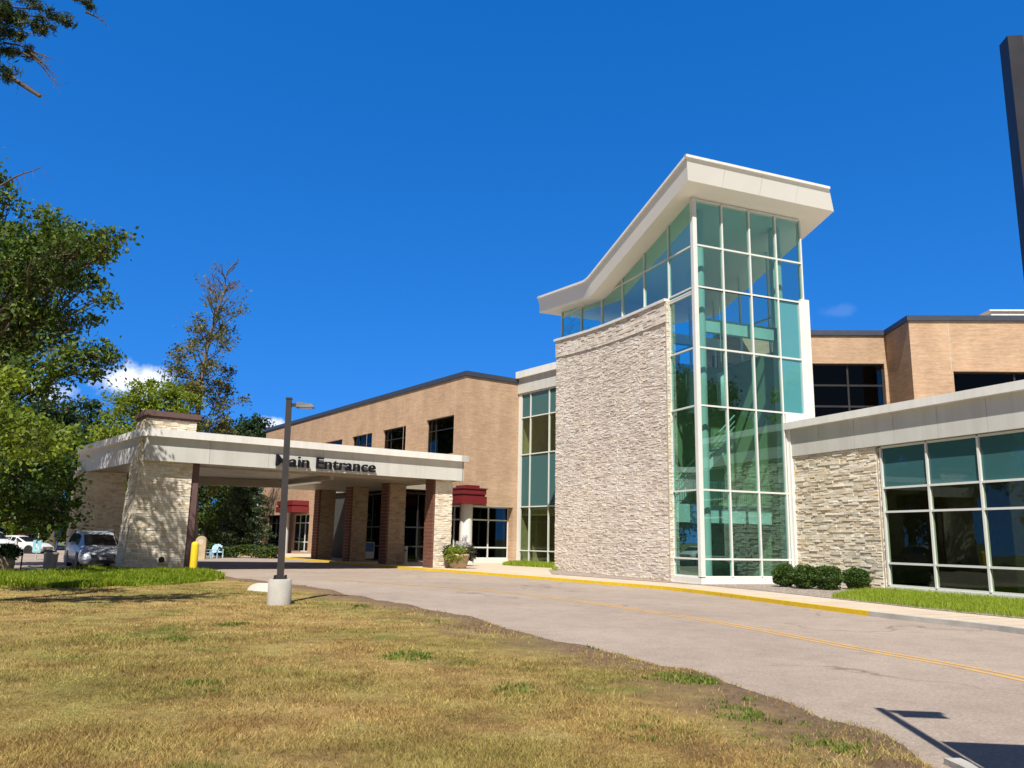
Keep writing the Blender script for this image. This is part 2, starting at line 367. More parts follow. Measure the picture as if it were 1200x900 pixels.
# ------------------------------------------------------------------ light
SUN_EL,SUN_AZ=R(53),R(-173.)      # azimuth of the sun from +Y, clockwise: behind the camera, slightly to the left
sdir=Vector((math.cos(SUN_EL)*math.sin(SUN_AZ),math.cos(SUN_EL)*math.cos(SUN_AZ),math.sin(SUN_EL)))
sl=bpy.data.lights.new('sun','SUN'); sl.energy=4.6; sl.angle=R(.5); sl.color=(1,.95,.87)
so=bpy.data.objects.new('sun',sl); COL.objects.link(so); so.rotation_euler=sdir.to_track_quat('Z','Y').to_euler()
w=bpy.data.worlds.new('World'); scene.world=w; w.use_nodes=True; nt=w.node_tree
for n in list(nt.nodes): nt.nodes.remove(n)
wo=N(nt,'ShaderNodeOutputWorld'); bg=N(nt,'ShaderNodeBackground'); nt.links.new(bg.outputs[0],wo.inputs[0])
sky=N(nt,'ShaderNodeTexSky',sky_type='NISHITA'); sky.sun_disc=False; sky.sun_elevation=SUN_EL; sky.sun_rotation=SUN_AZ
sky.altitude=300; sky.air_density=1.0; sky.dust_density=.15; sky.ozone_density=6.
g0=N(nt,'ShaderNodeTexCoord').outputs['Generated']; mp=N(nt,'ShaderNodeMapping'); mp.inputs['Scale'].default_value=(1,1,.85); mp.inputs['Location'].default_value=(0,0,.27); nt.links.new(g0,mp.inputs['Vector'])
nv=N(nt,'ShaderNodeVectorMath',operation='NORMALIZE'); nt.links.new(mp.outputs[0],nv.inputs[0]); nt.links.new(nv.outputs[0],sky.inputs['Vector'])
hs=N(nt,'ShaderNodeHueSaturation'); hs.inputs['Hue'].default_value=.507; hs.inputs['Saturation'].default_value=1.302; hs.inputs['Value'].default_value=1.50; nt.links.new(sky.outputs[0],hs.inputs['Color'])
gen=N(nt,'ShaderNodeTexCoord').outputs['Generated']
def px_dir(x,y): 
    d=fw*F_PX+rr*(x-600)+uu*(450-y); return d.normalized()
cl=None
for (x,y,rad,amp) in ((152,444,.066,1.0),(985,364,.03,.05),(322,497,.03,.75),(52,458,.05,.6)):
    d=px_dir(x,y); dm=N(nt,'ShaderNodeVectorMath',operation='SUBTRACT'); nt.links.new(gen,dm.inputs[0]); dm.inputs[1].default_value=d
    sc=N(nt,'ShaderNodeVectorMath',operation='MULTIPLY'); nt.links.new(dm.outputs[0],sc.inputs[0]); sc.inputs[1].default_value=(1,1,2.0)
    ln=N(nt,'ShaderNodeVectorMath',operation='LENGTH'); nt.links.new(sc.outputs[0],ln.inputs[0])
    mr=N(nt,'ShaderNodeMapRange'); mr.inputs[1].default_value=0; mr.inputs[2].default_value=rad; mr.inputs[3].default_value=1; mr.inputs[4].default_value=0; nt.links.new(ln.outputs['Value'],mr.inputs[0])
    nz=noise(nt,26,7,.62,gen); t=math_(nt,'ADD',mr.outputs[0],math_(nt,'MULTIPLY',math_(nt,'SUBTRACT',nz,.5),1.3))
    m2=N(nt,'ShaderNodeMapRange',interpolation_type='SMOOTHSTEP'); m2.inputs[1].default_value=.28; m2.inputs[2].default_value=.75; m2.inputs[3].default_value=0; m2.inputs[4].default_value=amp; nt.links.new(t,m2.inputs[0])
    cl=m2.outputs[0] if cl is None else math_(nt,'MAXIMUM',cl,m2.outputs[0])
sx=N(nt,'ShaderNodeSeparateXYZ'); nt.links.new(gen,sx.inputs[0])
def smap(v,a,b):
    m=N(nt,'ShaderNodeMapRange',interpolation_type='SMOOTHSTEP'); m.inputs[1].default_value=a; m.inputs[2].default_value=b; m.inputs[3].default_value=0; m.inputs[4].default_value=1; nt.links.new(v,m.inputs[0]); return m.outputs[0]
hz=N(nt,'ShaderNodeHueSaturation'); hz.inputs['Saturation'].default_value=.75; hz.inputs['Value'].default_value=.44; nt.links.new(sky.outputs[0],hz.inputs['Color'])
up=math_(nt,'MAXIMUM',smap(sx.outputs[2],.66,.86),smap(math_(nt,'MULTIPLY',sx.outputs[1],-1.),-.35,.15))  # unseen sky overhead and behind the camera is dimmed to cut blue fill
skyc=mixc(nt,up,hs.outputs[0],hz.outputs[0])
skyc=mixc(nt,cl,skyc,(7.6,8.0,8.8))
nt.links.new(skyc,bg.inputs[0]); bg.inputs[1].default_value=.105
vs=scene.view_settings; vs.view_transform='Standard'; vs.look='None'; vs.exposure=.55; vs.gamma=1.
scene.cycles.max_bounces=10; scene.cycles.transparent_max_bounces=24; scene.cycles.caustics_reflective=False; scene.cycles.caustics_refractive=False
scene.cycles.use_denoising=True

# ------------------------------------------------------------------ frames of the site
def at(x,y,Y):
    """world point seen at photo pixel (x,y) at depth Y along +Y"""
    d=fw*F_PX+rr*(x-600)+uu*(450-y); return Vector((0,0,1.6))+d*(Y/d.y)
RZ=-.12                                   # road level; lawn and pavement tops are at 0
A35=R(35.5); A22=R(22.); 
def PQ(p,q,z=0): return Vector((p*math.cos(A35)-q*math.sin(A35),p*math.sin(A35)+q*math.cos(A35),z))
T=Vector((7.8,33.46,0))
def UV(u,v,z=0): return Vector((T.x+u*math.cos(A22)-v*math.sin(A22),T.y+u*math.sin(A22)+v*math.cos(A22),z))

# ------------------------------------------------------------------ ground, drive, pavement
g=MB(); g.quad((-1500,-900,-.20),(1500,-900,-.20),(1500,2500,-.20),(-1500,2500,-.20)); struct(g.build('ground',M['meadow']))
g=MB(); g.quad((-95,-14,RZ),(20,-14,RZ),(20,84,RZ),(-95,84,RZ)); drive=struct(g.build('driveway',M['asphalt']))
EDGE=[(3.9,-12),(3.85,0),(3.75,4),(3.62,7),(3.45,8.9),(2.75,10.8),(1.45,13.8),(-.85,18.5),(-5.4,26.3),(-9.2,31.0),(-12.4,34.6),(-14.2,37.5),(-15.0,38.7),(-16.4,37.6),(-17.6,35.2),(-19.5,33.6),(-24,33.2),(-40,34),(-70,36)]
def smooth_poly(p,n=6):
    out=[];p=[Vector((*q,0)) for q in p]
    for i in range(len(p)-1):
        a=p[max(i-1,0)];b=p[i];c=p[i+1];d=p[min(i+2,len(p)-1)]
        for k in range(n):
            t=k/n; out.append(.5*((2*b)+(c-a)*t+(2*a-5*b+4*c-d)*t*t+(3*b-a-3*c+d)*t**3))
    out.append(p[-1]); return np.array([(q.x,q.y) for q in out])
ES=smooth_poly(EDGE,5)
POLY=np.vstack([ES,[(-70,-12)]])
def inside(poly,X,Y):
    r=np.zeros(X.shape,bool); n=len(poly); j=n-1
    for i in range(n):
        xi,yi=poly[i];xj,yj=poly[j]
        c=((yi>Y)!=(yj>Y))&(X<(xj-xi)*(Y-yi)/((yj-yi)+1e-12)+xi); r^=c; j=i
    return r
def dist_line(line,X,Y):
    d=np.full(X.shape,1e9)
    for i in range(len(line)-1):
        ax,ay=line[i];bx,by=line[i+1];dx,dy=bx-ax,by-ay
        t=np.clip(((X-ax)*dx+(Y-ay)*dy)/(dx*dx+dy*dy+1e-12),0,1)
        d=np.minimum(d,np.hypot(X-ax-t*dx,Y-ay-t*dy))
    return d
def vnoise(X,Y,s,seed):
    rng=np.random.default_rng(seed); G=rng.random((257,257)); x=X*s+500;y=Y*s+500
    xi=np.floor(x).astype(int);yi=np.floor(y).astype(int);fx=x-xi;fy=y-yi;fx=fx*fx*(3-2*fx);fy=fy*fy*(3-2*fy)
    a=G[xi%256,yi%256];b=G[(xi+1)%256,yi%256];c=G[xi%256,(yi+1)%256];d=G[(xi+1)%256,(yi+1)%256]
    return a*(1-fx)*(1-fy)+b*fx*(1-fy)+c*(1-fx)*fy+d*fx*fy
def lawn_h(X,Y):
    d=dist_line(ES,X,Y); d=np.where(inside(POLY,X,Y),d,-d); d2=d+(vnoise(X,Y,1.3,3)-.5)*.35
    t=np.clip((d2+.12)/.7,0,1); z=-.19+.19*t*t*(3-2*t)
    return z+(vnoise(X,Y,.5,5)-.5)*.05*t+(vnoise(X,Y,3.,6)-.5)*.02*t, d
xs=np.concatenate([np.arange(-70,-18,1.0),np.arange(-18,5.01,.16)]); ys=np.arange(-12,40.01,.2)
X,Y=np.meshgrid(xs,ys,indexing='ij'); Z,D=lawn_h(X,Y)
idx=np.arange(X.size).reshape(X.shape)
F=np.stack([idx[:-1,:-1],idx[1:,:-1],idx[1:,1:],idx[:-1,1:]],-1).reshape(-1,4)
keep=(D.ravel()[F].max(1)>-.35); F=F[keep]
lawn=np_mesh('lawn',np.stack([X.ravel(),Y.ravel(),Z.ravel()],1),F,M['lawn']); struct(lawn)
lawn.data.attributes.new('edge','FLOAT','POINT').data.foreach_set('value',D.ravel().astype(np.float32))
lawn.data.polygons.foreach_set('use_smooth',np.ones(len(F),bool))

def blades(name,px,py,pz,h,wd,mat,lean=.5,seed=1,bend=True,parent=None,loc=None):
    rng=np.random.default_rng(seed); n=len(px); a=rng.random(n)*6.283; l=rng.random(n)*lean*h; la=rng.random(n)*6.283
    dx,dy=np.cos(a)*wd/2,np.sin(a)*wd/2
    mx,my=px+np.cos(la)*l*.35,py+np.sin(la)*l*.35; tx,ty=px+np.cos(la)*l,py+np.sin(la)*l
    if not bend:
        V=np.stack([np.stack([px-dx,py-dy,pz],1),np.stack([px+dx,py+dy,pz],1),np.stack([tx,ty,pz+h],1)],1).reshape(-1,3)
        F=np.arange(3*n).reshape(-1,3)
    else:
        V=np.stack([np.stack([px-dx,py-dy,pz],1),np.stack([px+dx,py+dy,pz],1),np.stack([mx+dx*.8,my+dy*.8,pz+h*.65],1),np.stack([mx-dx*.8,my-dy*.8,pz+h*.65],1),np.stack([tx,ty,pz+h*np.clip(1.05-.35*l/h,0,1)],1)],1).reshape(-1,3)
        k=np.arange(n)*5
        F=np.concatenate([np.stack([k,k+1,k+2],1),np.stack([k,k+2,k+3],1),np.stack([k+3,k+2,k+4],1)],0)
    return np_mesh(name,V,F,mat,parent,loc)
rng=np.random.default_rng(11)
n=460000; yy=5.2/(1-rng.random(n)*(1-5.2/34)); xx=(rng.random(n)*1.36-.70)*yy
D=dist_line(ES,xx,yy); ins=inside(POLY,xx,yy)
pr=np.clip((D-.75+(vnoise(xx,yy,.55,9)-.5)*3.6)/1.6,.07,1)*np.clip(1.9*(.55*vnoise(xx,yy,2.5,8)+.45*vnoise(xx,yy,.8,18))-.18,.10,1)
ok=ins&(rng.random(n)<pr); xx,yy=xx[ok],yy[ok]; zz,_=lawn_h(xx,yy)
hh=(.016+.032*rng.random(len(xx)))*(0.45+1.2*vnoise(xx,yy,.9,12))
tag(blades('lawn_grass',xx,yy,zz-.005,hh,.0010*yy+.0015,M['blade'],1.5,2,False),'short dry straw coloured grass of the front lawn','grass',kind='stuff')
# fresh green tufts and weeds in the dry lawn
tp=[(235,806,.42),(197,749,.36),(275,731,.34),(752,852,.5),(945,880,.55),(790,796,.4),(822,800,.3),(895,842,.55),(505,728,.25),(735,762,.2),(700,757,.22),(870,826,.35),(420,712,.3),(1000,872,.4),(600,812,.5),(480,770,.5)]
PX=[];PY=[];HH=[]
for (x,y,r) in tp:
    d=fw*F_PX+rr*(x-600)+uu*(450-y); t=-1.6/d.z; n=int(1500*r*min(1,12/(d.y*t)))+250
    a=rng.random(n)*6.283; q=np.sqrt(rng.random(n))*r*(.6+.6*rng.random(n)); 
    PX.append(d.x*t+np.cos(a)*q); PY.append(d.y*t+np.sin(a)*q*1.2); HH.append((.035+.055*rng.random(n))*(1.1-q/r*.6))
xx,yy,hh=map(np.concatenate,(PX,PY,HH)); k=vnoise(xx,yy,2.6,41)*.7+.75*vnoise(xx,yy,8,42)>.70+.25*np.random.default_rng(1).random(len(xx)); xx,yy,hh=xx[k],yy[k],hh[k]; zz,_=lawn_h(xx,yy)
tag(blades('green_tufts',xx,yy,zz-.01,hh,.0012*yy+.004,M['tuft'],1.,4),'fresh green tufts and weeds scattered over the dry lawn','grass tufts',kind='stuff')

KERB=[(12.2,-12),(12.2,2),(11.9,9),(10.65,17),(9.05,21.0),(6.25,29.8),(3.4,34.2),(.2,38.6),tuple(PQ(22.35,37.6).xy),tuple(PQ(22.1,41).xy),tuple(PQ(22.1,60).xy),tuple(PQ(22.1,76).xy)]
KS=smooth_poly(KERB,6)
def strip(line,o0,o1,z0,z1=None):
    """flat strip beside a polyline, offsets to its right-hand side"""
    m=MB(); vs=[]
    for i,p in enumerate(line):
        d=line[min(i+1,len(line)-1)]-line[max(i-1,0)]; d=d/np.hypot(*d); nrm=np.array([d[1],-d[0]])
        a=p+nrm*o0;b=p+nrm*o1; vs.append((a,b))
    for i in range(len(vs)-1):
        (a,b),(c,d)=vs[i],vs[i+1]
        m.quad((*a,z0),(*b,z0),(*d,z0),(*c,z0))
        if z1 is not None:
            m.quad((*c,z1),(*a,z1),(*a,z0),(*c,z0))
            m.quad((*b,z0),(*b,z1),(*d,z1),(*d,z0))
    return m
# pavement slab behind the kerb
poly=[tuple(p+0) for p in KS]
pm=MB()
inner=[]
for i,p in enumerate(KS):
    d=KS[min(i+1,len(KS)-1)]-KS[max(i-1,0)]; d=d/np.hypot(*d); inner.append(p+np.array([d[1],-d[0]])*.15)
vs=[(*p,-.012) for p in inner]+[(60,80,-.012),(60,-12,-.012)]
import bmesh
bmh=bmesh.new(); bv=[bmh.verts.new(v) for v in vs]; f=bmh.faces.new(bv); bmesh.ops.triangulate(bmh,faces=[f]); bmesh.ops.recalc_face_normals(bmh,faces=bmh.faces)
me=bpy.data.meshes.new('pavement'); bmh.to_mesh(me); bmh.free(); me.materials.append(M['concrete'])
pav=bpy.data.objects.new('pavement',me); COL.objects.link(pav); struct(pav)
if pav.data.polygons[0].normal.z<0: pav.data.flip_normals()
isplit=int(np.argmin(np.hypot(KS[:,0]-9.05,KS[:,1]-21.0)))
struct(strip(KS[:isplit+1],0,.16,0,-.16).build('kerb',M['concrete_g'],recalc=True))
struct(strip(KS[isplit:],0,.16,.001,-.16).build('yellow_kerb',M['kerbpaint'],recalc=True))
kk=np.array([p for p in ES if 1.<p[1]<7.4]); struct(strip(kk,-.07,.07,-.07,-.18).build('kerb',M['concrete_g'],recalc=True))
# control joints in the pavement
jm=MB()
for i in range(4,len(KS)-16,1):
    p=KS[i]; d=KS[i+1]-KS[i-1]; d=d/np.hypot(*d); nrm=np.array([d[1],-d[0]]); a=p+nrm*.17; b=p+nrm*2.3; t=d*.009
    jm.quad((*(a-t),-.008),(*(b-t),-.008),(*(b+t),-.008),(*(a+t),-.008))
jm.build('pavement_joint',M['mortar'],pav)
# double yellow centre line
LINE=smooth_poly([(7.9,-12),(7.75,4),(7.0,11.2),(5.95,14.6),(4.1,20.0),(.15,27.3),(-4.3,31.4),(-7.6,34.2)],8)
lm=strip(LINE,-.16,-.06,RZ+.004); l2=strip(LINE,.06,.16,RZ+.004); lm.add(l2.v,l2.f)
lm.build('road_line',M['linepaint'],drive)
struct(drive)

# planting beds in front of the building
gb=MB()
back=[np.array(UV(u,v).xy) for u,v in ((4.72,-17),(4.72,-.3),(-.05,-.3),(-.35,0),(-.35,14))]
fr=[]
for i,p in enumerate(KS):
    if 8.9<=p[1] and i<=np.argmin(np.hypot(KS[:,0]-.2,KS[:,1]-38.6)):
        d=KS[i+1]-KS[i-1]; d=d/np.hypot(*d); fr.append(p+np.array([d[1],-d[0]])*2.35)
bmh=bmesh.new(); bv=[bmh.verts.new((*p,.0)) for p in fr+back[::-1]]; f=bmh.faces.new(bv); bmesh.ops.triangulate(bmh,faces=[f]); bmesh.ops.recalc_face_normals(bmh,faces=bmh.faces)
me=bpy.data.meshes.new('gravel_bed'); bmh.to_mesh(me); bmh.free(); me.materials.append(M['gravel'])
o=bpy.data.objects.new('gravel_bed',me); COL.objects.link(o); struct(o)
if me.polygons[0].normal.z<0: me.flip_normals()
def scatter_poly(poly,n,seed):
    r=np.random.default_rng(seed); p=np.array(poly); a,b=p.min(0),p.max(0); x=a[0]+r.random(n)*(b[0]-a[0]); y=a[1]+r.random(n)*(b[1]-a[1])
    k=inside(p,x,y); return x[k],y[k],r
frb=[p for p in fr if p[1]<26.3]
gpoly=[tuple(p+np.array([.1,.05])) for p in frb]+[tuple(UV(1.6,-6.0).xy),tuple(UV(3.6,-5.1).xy),tuple(UV(4.6,-5.2).xy),tuple(UV(4.6,-17).xy)]
x,y,r_=scatter_poly(gpoly,95000,5)
tag(blades('border_grass',x,y,0*x,.10+.13*r_.random(len(x)),.011+0*x,M['stripgrass'],1.1,6),'bright green ornamental grass strip under the wing windows','ornamental grass',kind='stuff')
gpoly=[tuple(PQ(32.,45.).xy),tuple(PQ(33.4,46.2).xy),tuple(PQ(34.2,46.2).xy),tuple(PQ(34.2,38).xy),tuple(UV(-.6,13).xy),tuple(UV(-.7,12).xy),tuple(PQ(30.5,38.5).xy),tuple(PQ(30.2,43.).xy)]
x,y,r_=scatter_poly(gpoly,26000,8)
tag(blades('lawn_patch_grass',x,y,0*x-.01,.14+.16*r_.random(len(x)),.03+0*x,M['stripgrass'],1.,9),'bright green grass patch at the foot of the tall narrow window bay','ornamental grass',kind='stuff')
bed=[(-16.0,24.2),(-12.6,23.6),(-10.3,26.4),(-10.3,30.2),(-11.6,33.2),(-13.2,36.0),(-14.4,36.6),(-16.2,34.6),(-17.8,31.6),(-18.4,28.6),(-17.6,25.6)]
BS=smooth_poly(bed+[bed[0]],4)
x,y,r_=scatter_poly(BS,75000,10)
db=dist_line(BS,x,y); kk=(vnoise(x,y,1.5,33)+.3*vnoise(x,y,5,34)+np.clip(db-.4,0,1)*.5)>.52; x,y,db=x[kk],y[kk],db[kk]; hb=(.11+.15*r_.random(len(x)))*np.clip(.6+db/1.2,.4,1)*(.35+1.3*vnoise(x,y,1.1,31))
tag(blades('lily_bed',x,y,0*x,hb,.026+0*x,M['bedgrass'],1.5,11),'bright green daylily bed around the foot of the leaning stone pier','ground cover',kind='stuff')

# ------------------------------------------------------------------ stonework
def stone_face(mb,org,du,dn,length,top,rng,h=(.07,.16),l=(.22,.75),prot=(.0,.05),z0=0.,left=None,m=0,gap=.010):
    """courses of real stones: org+du*s, normal dn. top: height or function of s; left: function z->start s"""
    org=Vector(org);du=Vector(du);dn=Vector(dn); topf=top if callable(top) else (lambda s:top)
    zmax=max(topf(k*length/20) for k in range(21)); z=z0
    while z<zmax-.02:
        hh=min(rng.uniform(*h),zmax-z); s=(left(z) if left else 0.); first=True
        while s<length-.02:
            ll=rng.uniform(*l)*(.5 if first else 1); first=False
            if length-s-ll<.12: ll=length-s
            e=min(s+ll,length); t0=min(z+hh,topf(s));t1=min(z+hh,topf(e))
            if min(t0,t1)>z+.02:
                p=rng.uniform(*prot)+.02; g=gap/2
                q=[p+rng.uniform(-.012,.012) for _ in range(4)]
                def P(ss,zz,dd): return org+du*ss+dn*dd+Vector((0,0,zz))
                a=P(s+g,z+g,q[0]);b=P(e-g,z+g,q[1]);c=P(e-g,t1-g,q[2]);d=P(s+g,t0-g,q[3])
                A=P(s+g,z+g,0);B=P(e-g,z+g,0);Cc=P(e-g,t1-g,0);Dd=P(s+g,t0-g,0)
                mb.add([a,b,c,d,A,B,Cc,Dd],[(0,1,2,3),(4,5,1,0),(5,6,2,1),(6,7,3,2),(7,4,0,3)],m)
            s=e
        z+=hh
def wall(mb,o,du,length,z0,z1,ops,dn,th=.35,m=0,mr=None):
    """wall sheet with openings (s0,s1,z0,z1) and reveals going back by th"""
    o=Vector(o);du=Vector(du);dn=Vector(dn); S=sorted({0.,length,*[v for a in ops for v in a[:2]]}); Zs=sorted({z0,z1,*[v for a in ops for v in a[2:]]})
    P=lambda s,z,d=0.: o+du*s-dn*d+Vector((0,0,z))
    for i in range(len(S)-1):
        for j in range(len(Zs)-1):
            cs,cz=(S[i]+S[i+1])/2,(Zs[j]+Zs[j+1])/2
            if any(a[0]<cs<a[1] and a[2]<cz<a[3] for a in ops): continue
            mb.quad(P(S[i],Zs[j]),P(S[i+1],Zs[j]),P(S[i+1],Zs[j+1]),P(S[i],Zs[j+1]),m)
    r=m if mr is None else mr
    for a,b,c,d in ops:
        mb.quad(P(a,c),P(a,c,th),P(a,d,th),P(a,d),r); mb.quad(P(b,c),P(b,d),P(b,d,th),P(b,c,th),r)
        mb.quad(P(a,d),P(a,d,th),P(b,d,th),P(b,d),r); mb.quad(P(a,c),P(b,c),P(b,c,th),P(a,c,th),r)
def grid_frame(mb,org,du,dn,ss,zs,w=.065,d=.12,skip=None,m=0,top=None):
    """mullions at ss, transoms at zs; proud of plane by d/2"""
    org=Vector(org);du=Vector(du);dn=Vector(dn)
    def barz(s,a,b,ww): 
        c=org+du*s; h=[c-du*ww/2-dn*d/2,c+du*ww/2-dn*d/2,c+du*ww/2+dn*d/2,c-du*ww/2+dn*d/2]
        mb.hexa([p+Vector((0,0,a)) for p in h],[p+Vector((0,0,b)) for p in h],m)
    for s in ss: barz(s,zs[0],(top(s) if top else zs[-1]),w)
    dd=d*.86
    for z in zs:
        for i in range(len(ss)-1):
            a,b=ss[i]+w/2,ss[i+1]-w/2
            if top and (z+w/2>min(top(a),top(b))): 
                # clip where the roof cuts the line
                if z<max(top(a),top(b)):
                    k=(z-top(a))/(top(b)-top(a)); c=a+(b-a)*k
                    a,b=(c,b) if top(b)>top(a) else (a,c)
                else: continue
            p0=org+du*a;p1=org+du*b
            h=[p0-dn*dd/2,p1-dn*dd/2,p1+dn*dd/2,p0+dn*dd/2]
            mb.hexa([p+Vector((0,0,z-w/2)) for p in h],[p+Vector((0,0,z+w/2)) for p in h],m)
def panes(mb,org,du,dn,ss,zs,rng,mfun=None,inset=-.005,top=None,tilt=.007):
    org=Vector(org);du=Vector(du);dn=Vector(dn)
    for i in range(len(ss)-1):
        for j in range(len(zs)-1):
            m=mfun(i,j) if mfun else 0
            if m is None: continue
            a,b,c,e=ss[i]+.02,ss[i+1]-.02,zs[j]+.02,zs[j+1]-.02
            ta=tb=e
            if top:
                ta,tb=min(e,top(a)),min(e,top(b))
                if max(ta,tb)<c+.02: continue
                if min(ta,tb)<c:
                    k=(c-top(a))/(top(b)-top(a)); s0=a+(b-a)*k
                    if top(b)>top(a): a,ta=s0,c+.001
                    else: b,tb=s0,c+.001
            flip=du.cross(Vector((0,0,1))).dot(dn)<0
            q=[inset+rng.uniform(-tilt,tilt) for _ in range(3)]; q.append(q[0]+q[2]-q[1])
            P=lambda s,z,d:org+du*s+dn*d+Vector((0,0,z))
            pp=[P(a,c,q[0]),P(b,c,q[1]),P(b,tb,q[2]),P(a,ta,q[3])]; mb.quad(*(pp[::-1] if flip else pp),m)
def panel_run(mb,org,du,dn,length,z0,z1,th,step,m=0,gap=.014,lean=0.):
    """run of metal fascia panels with open joints"""
    org=Vector(org);du=Vector(du);dn=Vector(dn); n=max(1,round(length/step)); st=length/n
    for i in range(n):
        a=org+du*(i*st+(gap/2 if i else 0)); b=org+du*((i+1)*st-(gap/2 if i<n-1 else 0))
        mb.hexa([a-dn*th+Vector((0,0,z0)),b-dn*th+Vector((0,0,z0)),b+Vector((0,0,z0)),a+Vector((0,0,z0))],
                [a-dn*th+Vector((0,0,z1)),b-dn*th+Vector((0,0,z1)),b+dn*lean+Vector((0,0,z1)),a+dn*lean+Vector((0,0,z1))],m)

# ------------------------------------------------------------------ glass tower (local frame: x along the right face, y along the stone wall)
rg=random.Random(3)
tw=thing('glass_tower','tall green glass entrance tower with white swept roof beside a curved stone wall','building',T,A22)
def roof_soffit(v):      # height of soffit along the depth
    k=8.1
    w_=.45; z_=16.80-.302*(k+.85)
    if v<k-w_: return 16.80-.302*(v+.85)
    if v>k+w_: return z_+.125*(v-k)
    t=(v-(k-w_))/(2*w_); a=16.80-.302*(k-w_+.85); b=z_+.125*w_; mid=z_
    return (1-t)**2*a+2*t*(1-t)*mid+t*t*b
ROWS=[.26,.97,3.76,7.28,9.78,12.47,14.36]
US=[0.,1.47,2.95,4.42]
f=MB()
topf=lambda s:roof_soffit(0)-.02
grid_frame(f,(0,0,0),(1,0,0),(0,-1,0),[.09]+US[1:]+[4.55],ROWS[:4],.075,.14)
grid_frame(f,(0,0,0),(1,0,0),(0,-1,0),[.09]+US[1:]+[5.62],ROWS[3:6],.075,.142)
grid_frame(f,(0,0,0),(1,0,0),(0,-1,0),[.09]+US[1:]+[5.86],ROWS[5:]+[16.45],.075,.144)
f.box(-.1,.1,-.1,.1,0.26,16.5)
f.build('curtain_frame',M['frame'],tw)
gp=MB(); panes(gp,(0,0,0),(1,0,0),(0,-1,0),[.05]+US[1:]+[4.55],ROWS[:4],rg)
panes(gp,(0,0,0),(1,0,0),(0,-1,0),[.05]+US[1:]+[5.62],ROWS[3:6],rg,lambda i,j:1 if i==3 else 0)
panes(gp,(0,0,0),(1,0,0),(0,-1,0),[.05]+US[1:]+[5.86],ROWS[5:]+[16.4],rg)
gp.build('curtain_glass',[M['glass'],M['spandrel']],tw)
f=MB(); grid_frame(f,(.02,0,0),(0,1,0),(-1,0,0),[.12,1.98],ROWS[:6]+[12.3],.07,.13)
VS=[1.98,4.1,6.2,8.35,10.7,13.2]
def ztop(v): return roof_soffit(v)-.02
def stone_top(v): return 12.30+.056*(v-2)-.13*math.sin(max(0,min(1,(v-2)/11.5))*math.pi)
grid_frame(f,(.02,0,0),(0,1,0),(-1,0,0),[.12]+VS,[12.2,14.36],.07,.132,top=ztop)
f.build('side_frame',M['frame'],tw)
gp=MB(); panes(gp,(.02,0,0),(0,1,0),(-1,0,0),[.1,1.98],ROWS[:6]+[12.3],rg)
panes(gp,(.02,0,0),(0,1,0),(-1,0,0),[.1]+VS,[12.3,14.36,16.6],rg,top=ztop)
gp.build('side_glass',M['glass'],tw)
# stone wall, bending forward a little at its far half
def plan(v): return -.14-(.15*((v-6.5)/7)**2 if v>6.5 else 0)
sw=MB(); NV=9
cuts=[2.0,4.3,6.5,8.0,9.5,11.,12.3,13.3]
for a,b in zip(cuts[:-1],cuts[1:]):
    p0=Vector((plan(a),a,0));p1=Vector((plan(b),b,0)); d=(p1-p0); L=d.length; d/=L; nn=Vector((-d.y,d.x,0)); 
    if nn.x>0: nn=-nn
    tf=lambda s,a=a,b=b,L=L: stone_top(a+(b-a)*s/L)
    stone_face(sw,p0,d,nn,L,lambda s:tf(s)-.95,rg,h=(.045,.11),l=(.16,.55),prot=(0,.020),m=0,gap=.005)
    # crowning band, set 6 cm forward above a shadow ledge
    stone_face(sw,p0+nn*.06,d,nn,L,lambda s:.93,rg,h=(.07,.13),l=(.2,.7),prot=(0,.05),m=0) if False else None
    n=int(L/.33)
    for k in range(n):
        for zz in range(8):
            s0=L*k/n;s1=L*(k+1)/n;z0=tf((s0+s1)/2)-.95+zz*.117; pr=rg.uniform(.07,.10)
            x0=p0+d*(s0+.005);x1=p0+d*(s1-.005)
            sl_=(tf(s1)-tf(s0))
            c=[x0+Vector((0,0,z0-sl_/2+.006)),x1+Vector((0,0,z0+sl_/2+.006))]
            sw.hexa([c[0]-nn*.02,c[1]-nn*.02,c[1]+nn*pr,c[0]+nn*pr],[c[0]-nn*.02+Vector((0,0,.107)),c[1]-nn*.02+Vector((0,0,.107)),c[1]+nn*pr+Vector((0,0,.107)),c[0]+nn*pr+Vector((0,0,.107))],0)
    # backing
    sw.hexa([p0-nn*.3+Vector((0,0,-.1)),p1-nn*.3+Vector((0,0,-.1)),p1+Vector((0,0,-.1)),p0+Vector((0,0,-.1))],[p0-nn*.3+Vector((0,0,tf(0))),p1-nn*.3+Vector((0,0,tf(L))),p1+Vector((0,0,tf(L))),p0+Vector((0,0,tf(0)))],1)
sw.box(-.22,.12,1.975,2.0,-.05,stone_top(2.0),1)
stone_face(sw,(-.20,1.98,0),(1,0,0),(0,-1,0),.26,stone_top(2)-.02,rg,h=(.07,.15),l=(.2,.3),prot=(0,.02),m=2)
sw.build('stone_wall',[M['stone'],M['mortar'],M['stone_tan']],tw)
cpm=MB()
for i in range(24):
    a=1.95+11.45*i/24;b=1.95+11.45*(i+1)/24
    cpm.hexa([(plan(a)-.16,a,stone_top(a)),(plan(a)+.45,a,stone_top(a)),(plan(b)+.45,b,stone_top(b)),(plan(b)-.16,b,stone_top(b))],
             [(plan(a)-.16,a,stone_top(a)+.13),(plan(a)+.45,a,stone_top(a)+.13),(plan(b)+.45,b,stone_top(b)+.13),(plan(b)-.16,b,stone_top(b)+.13)])
cpm.build('wall_coping',M['white'],tw)
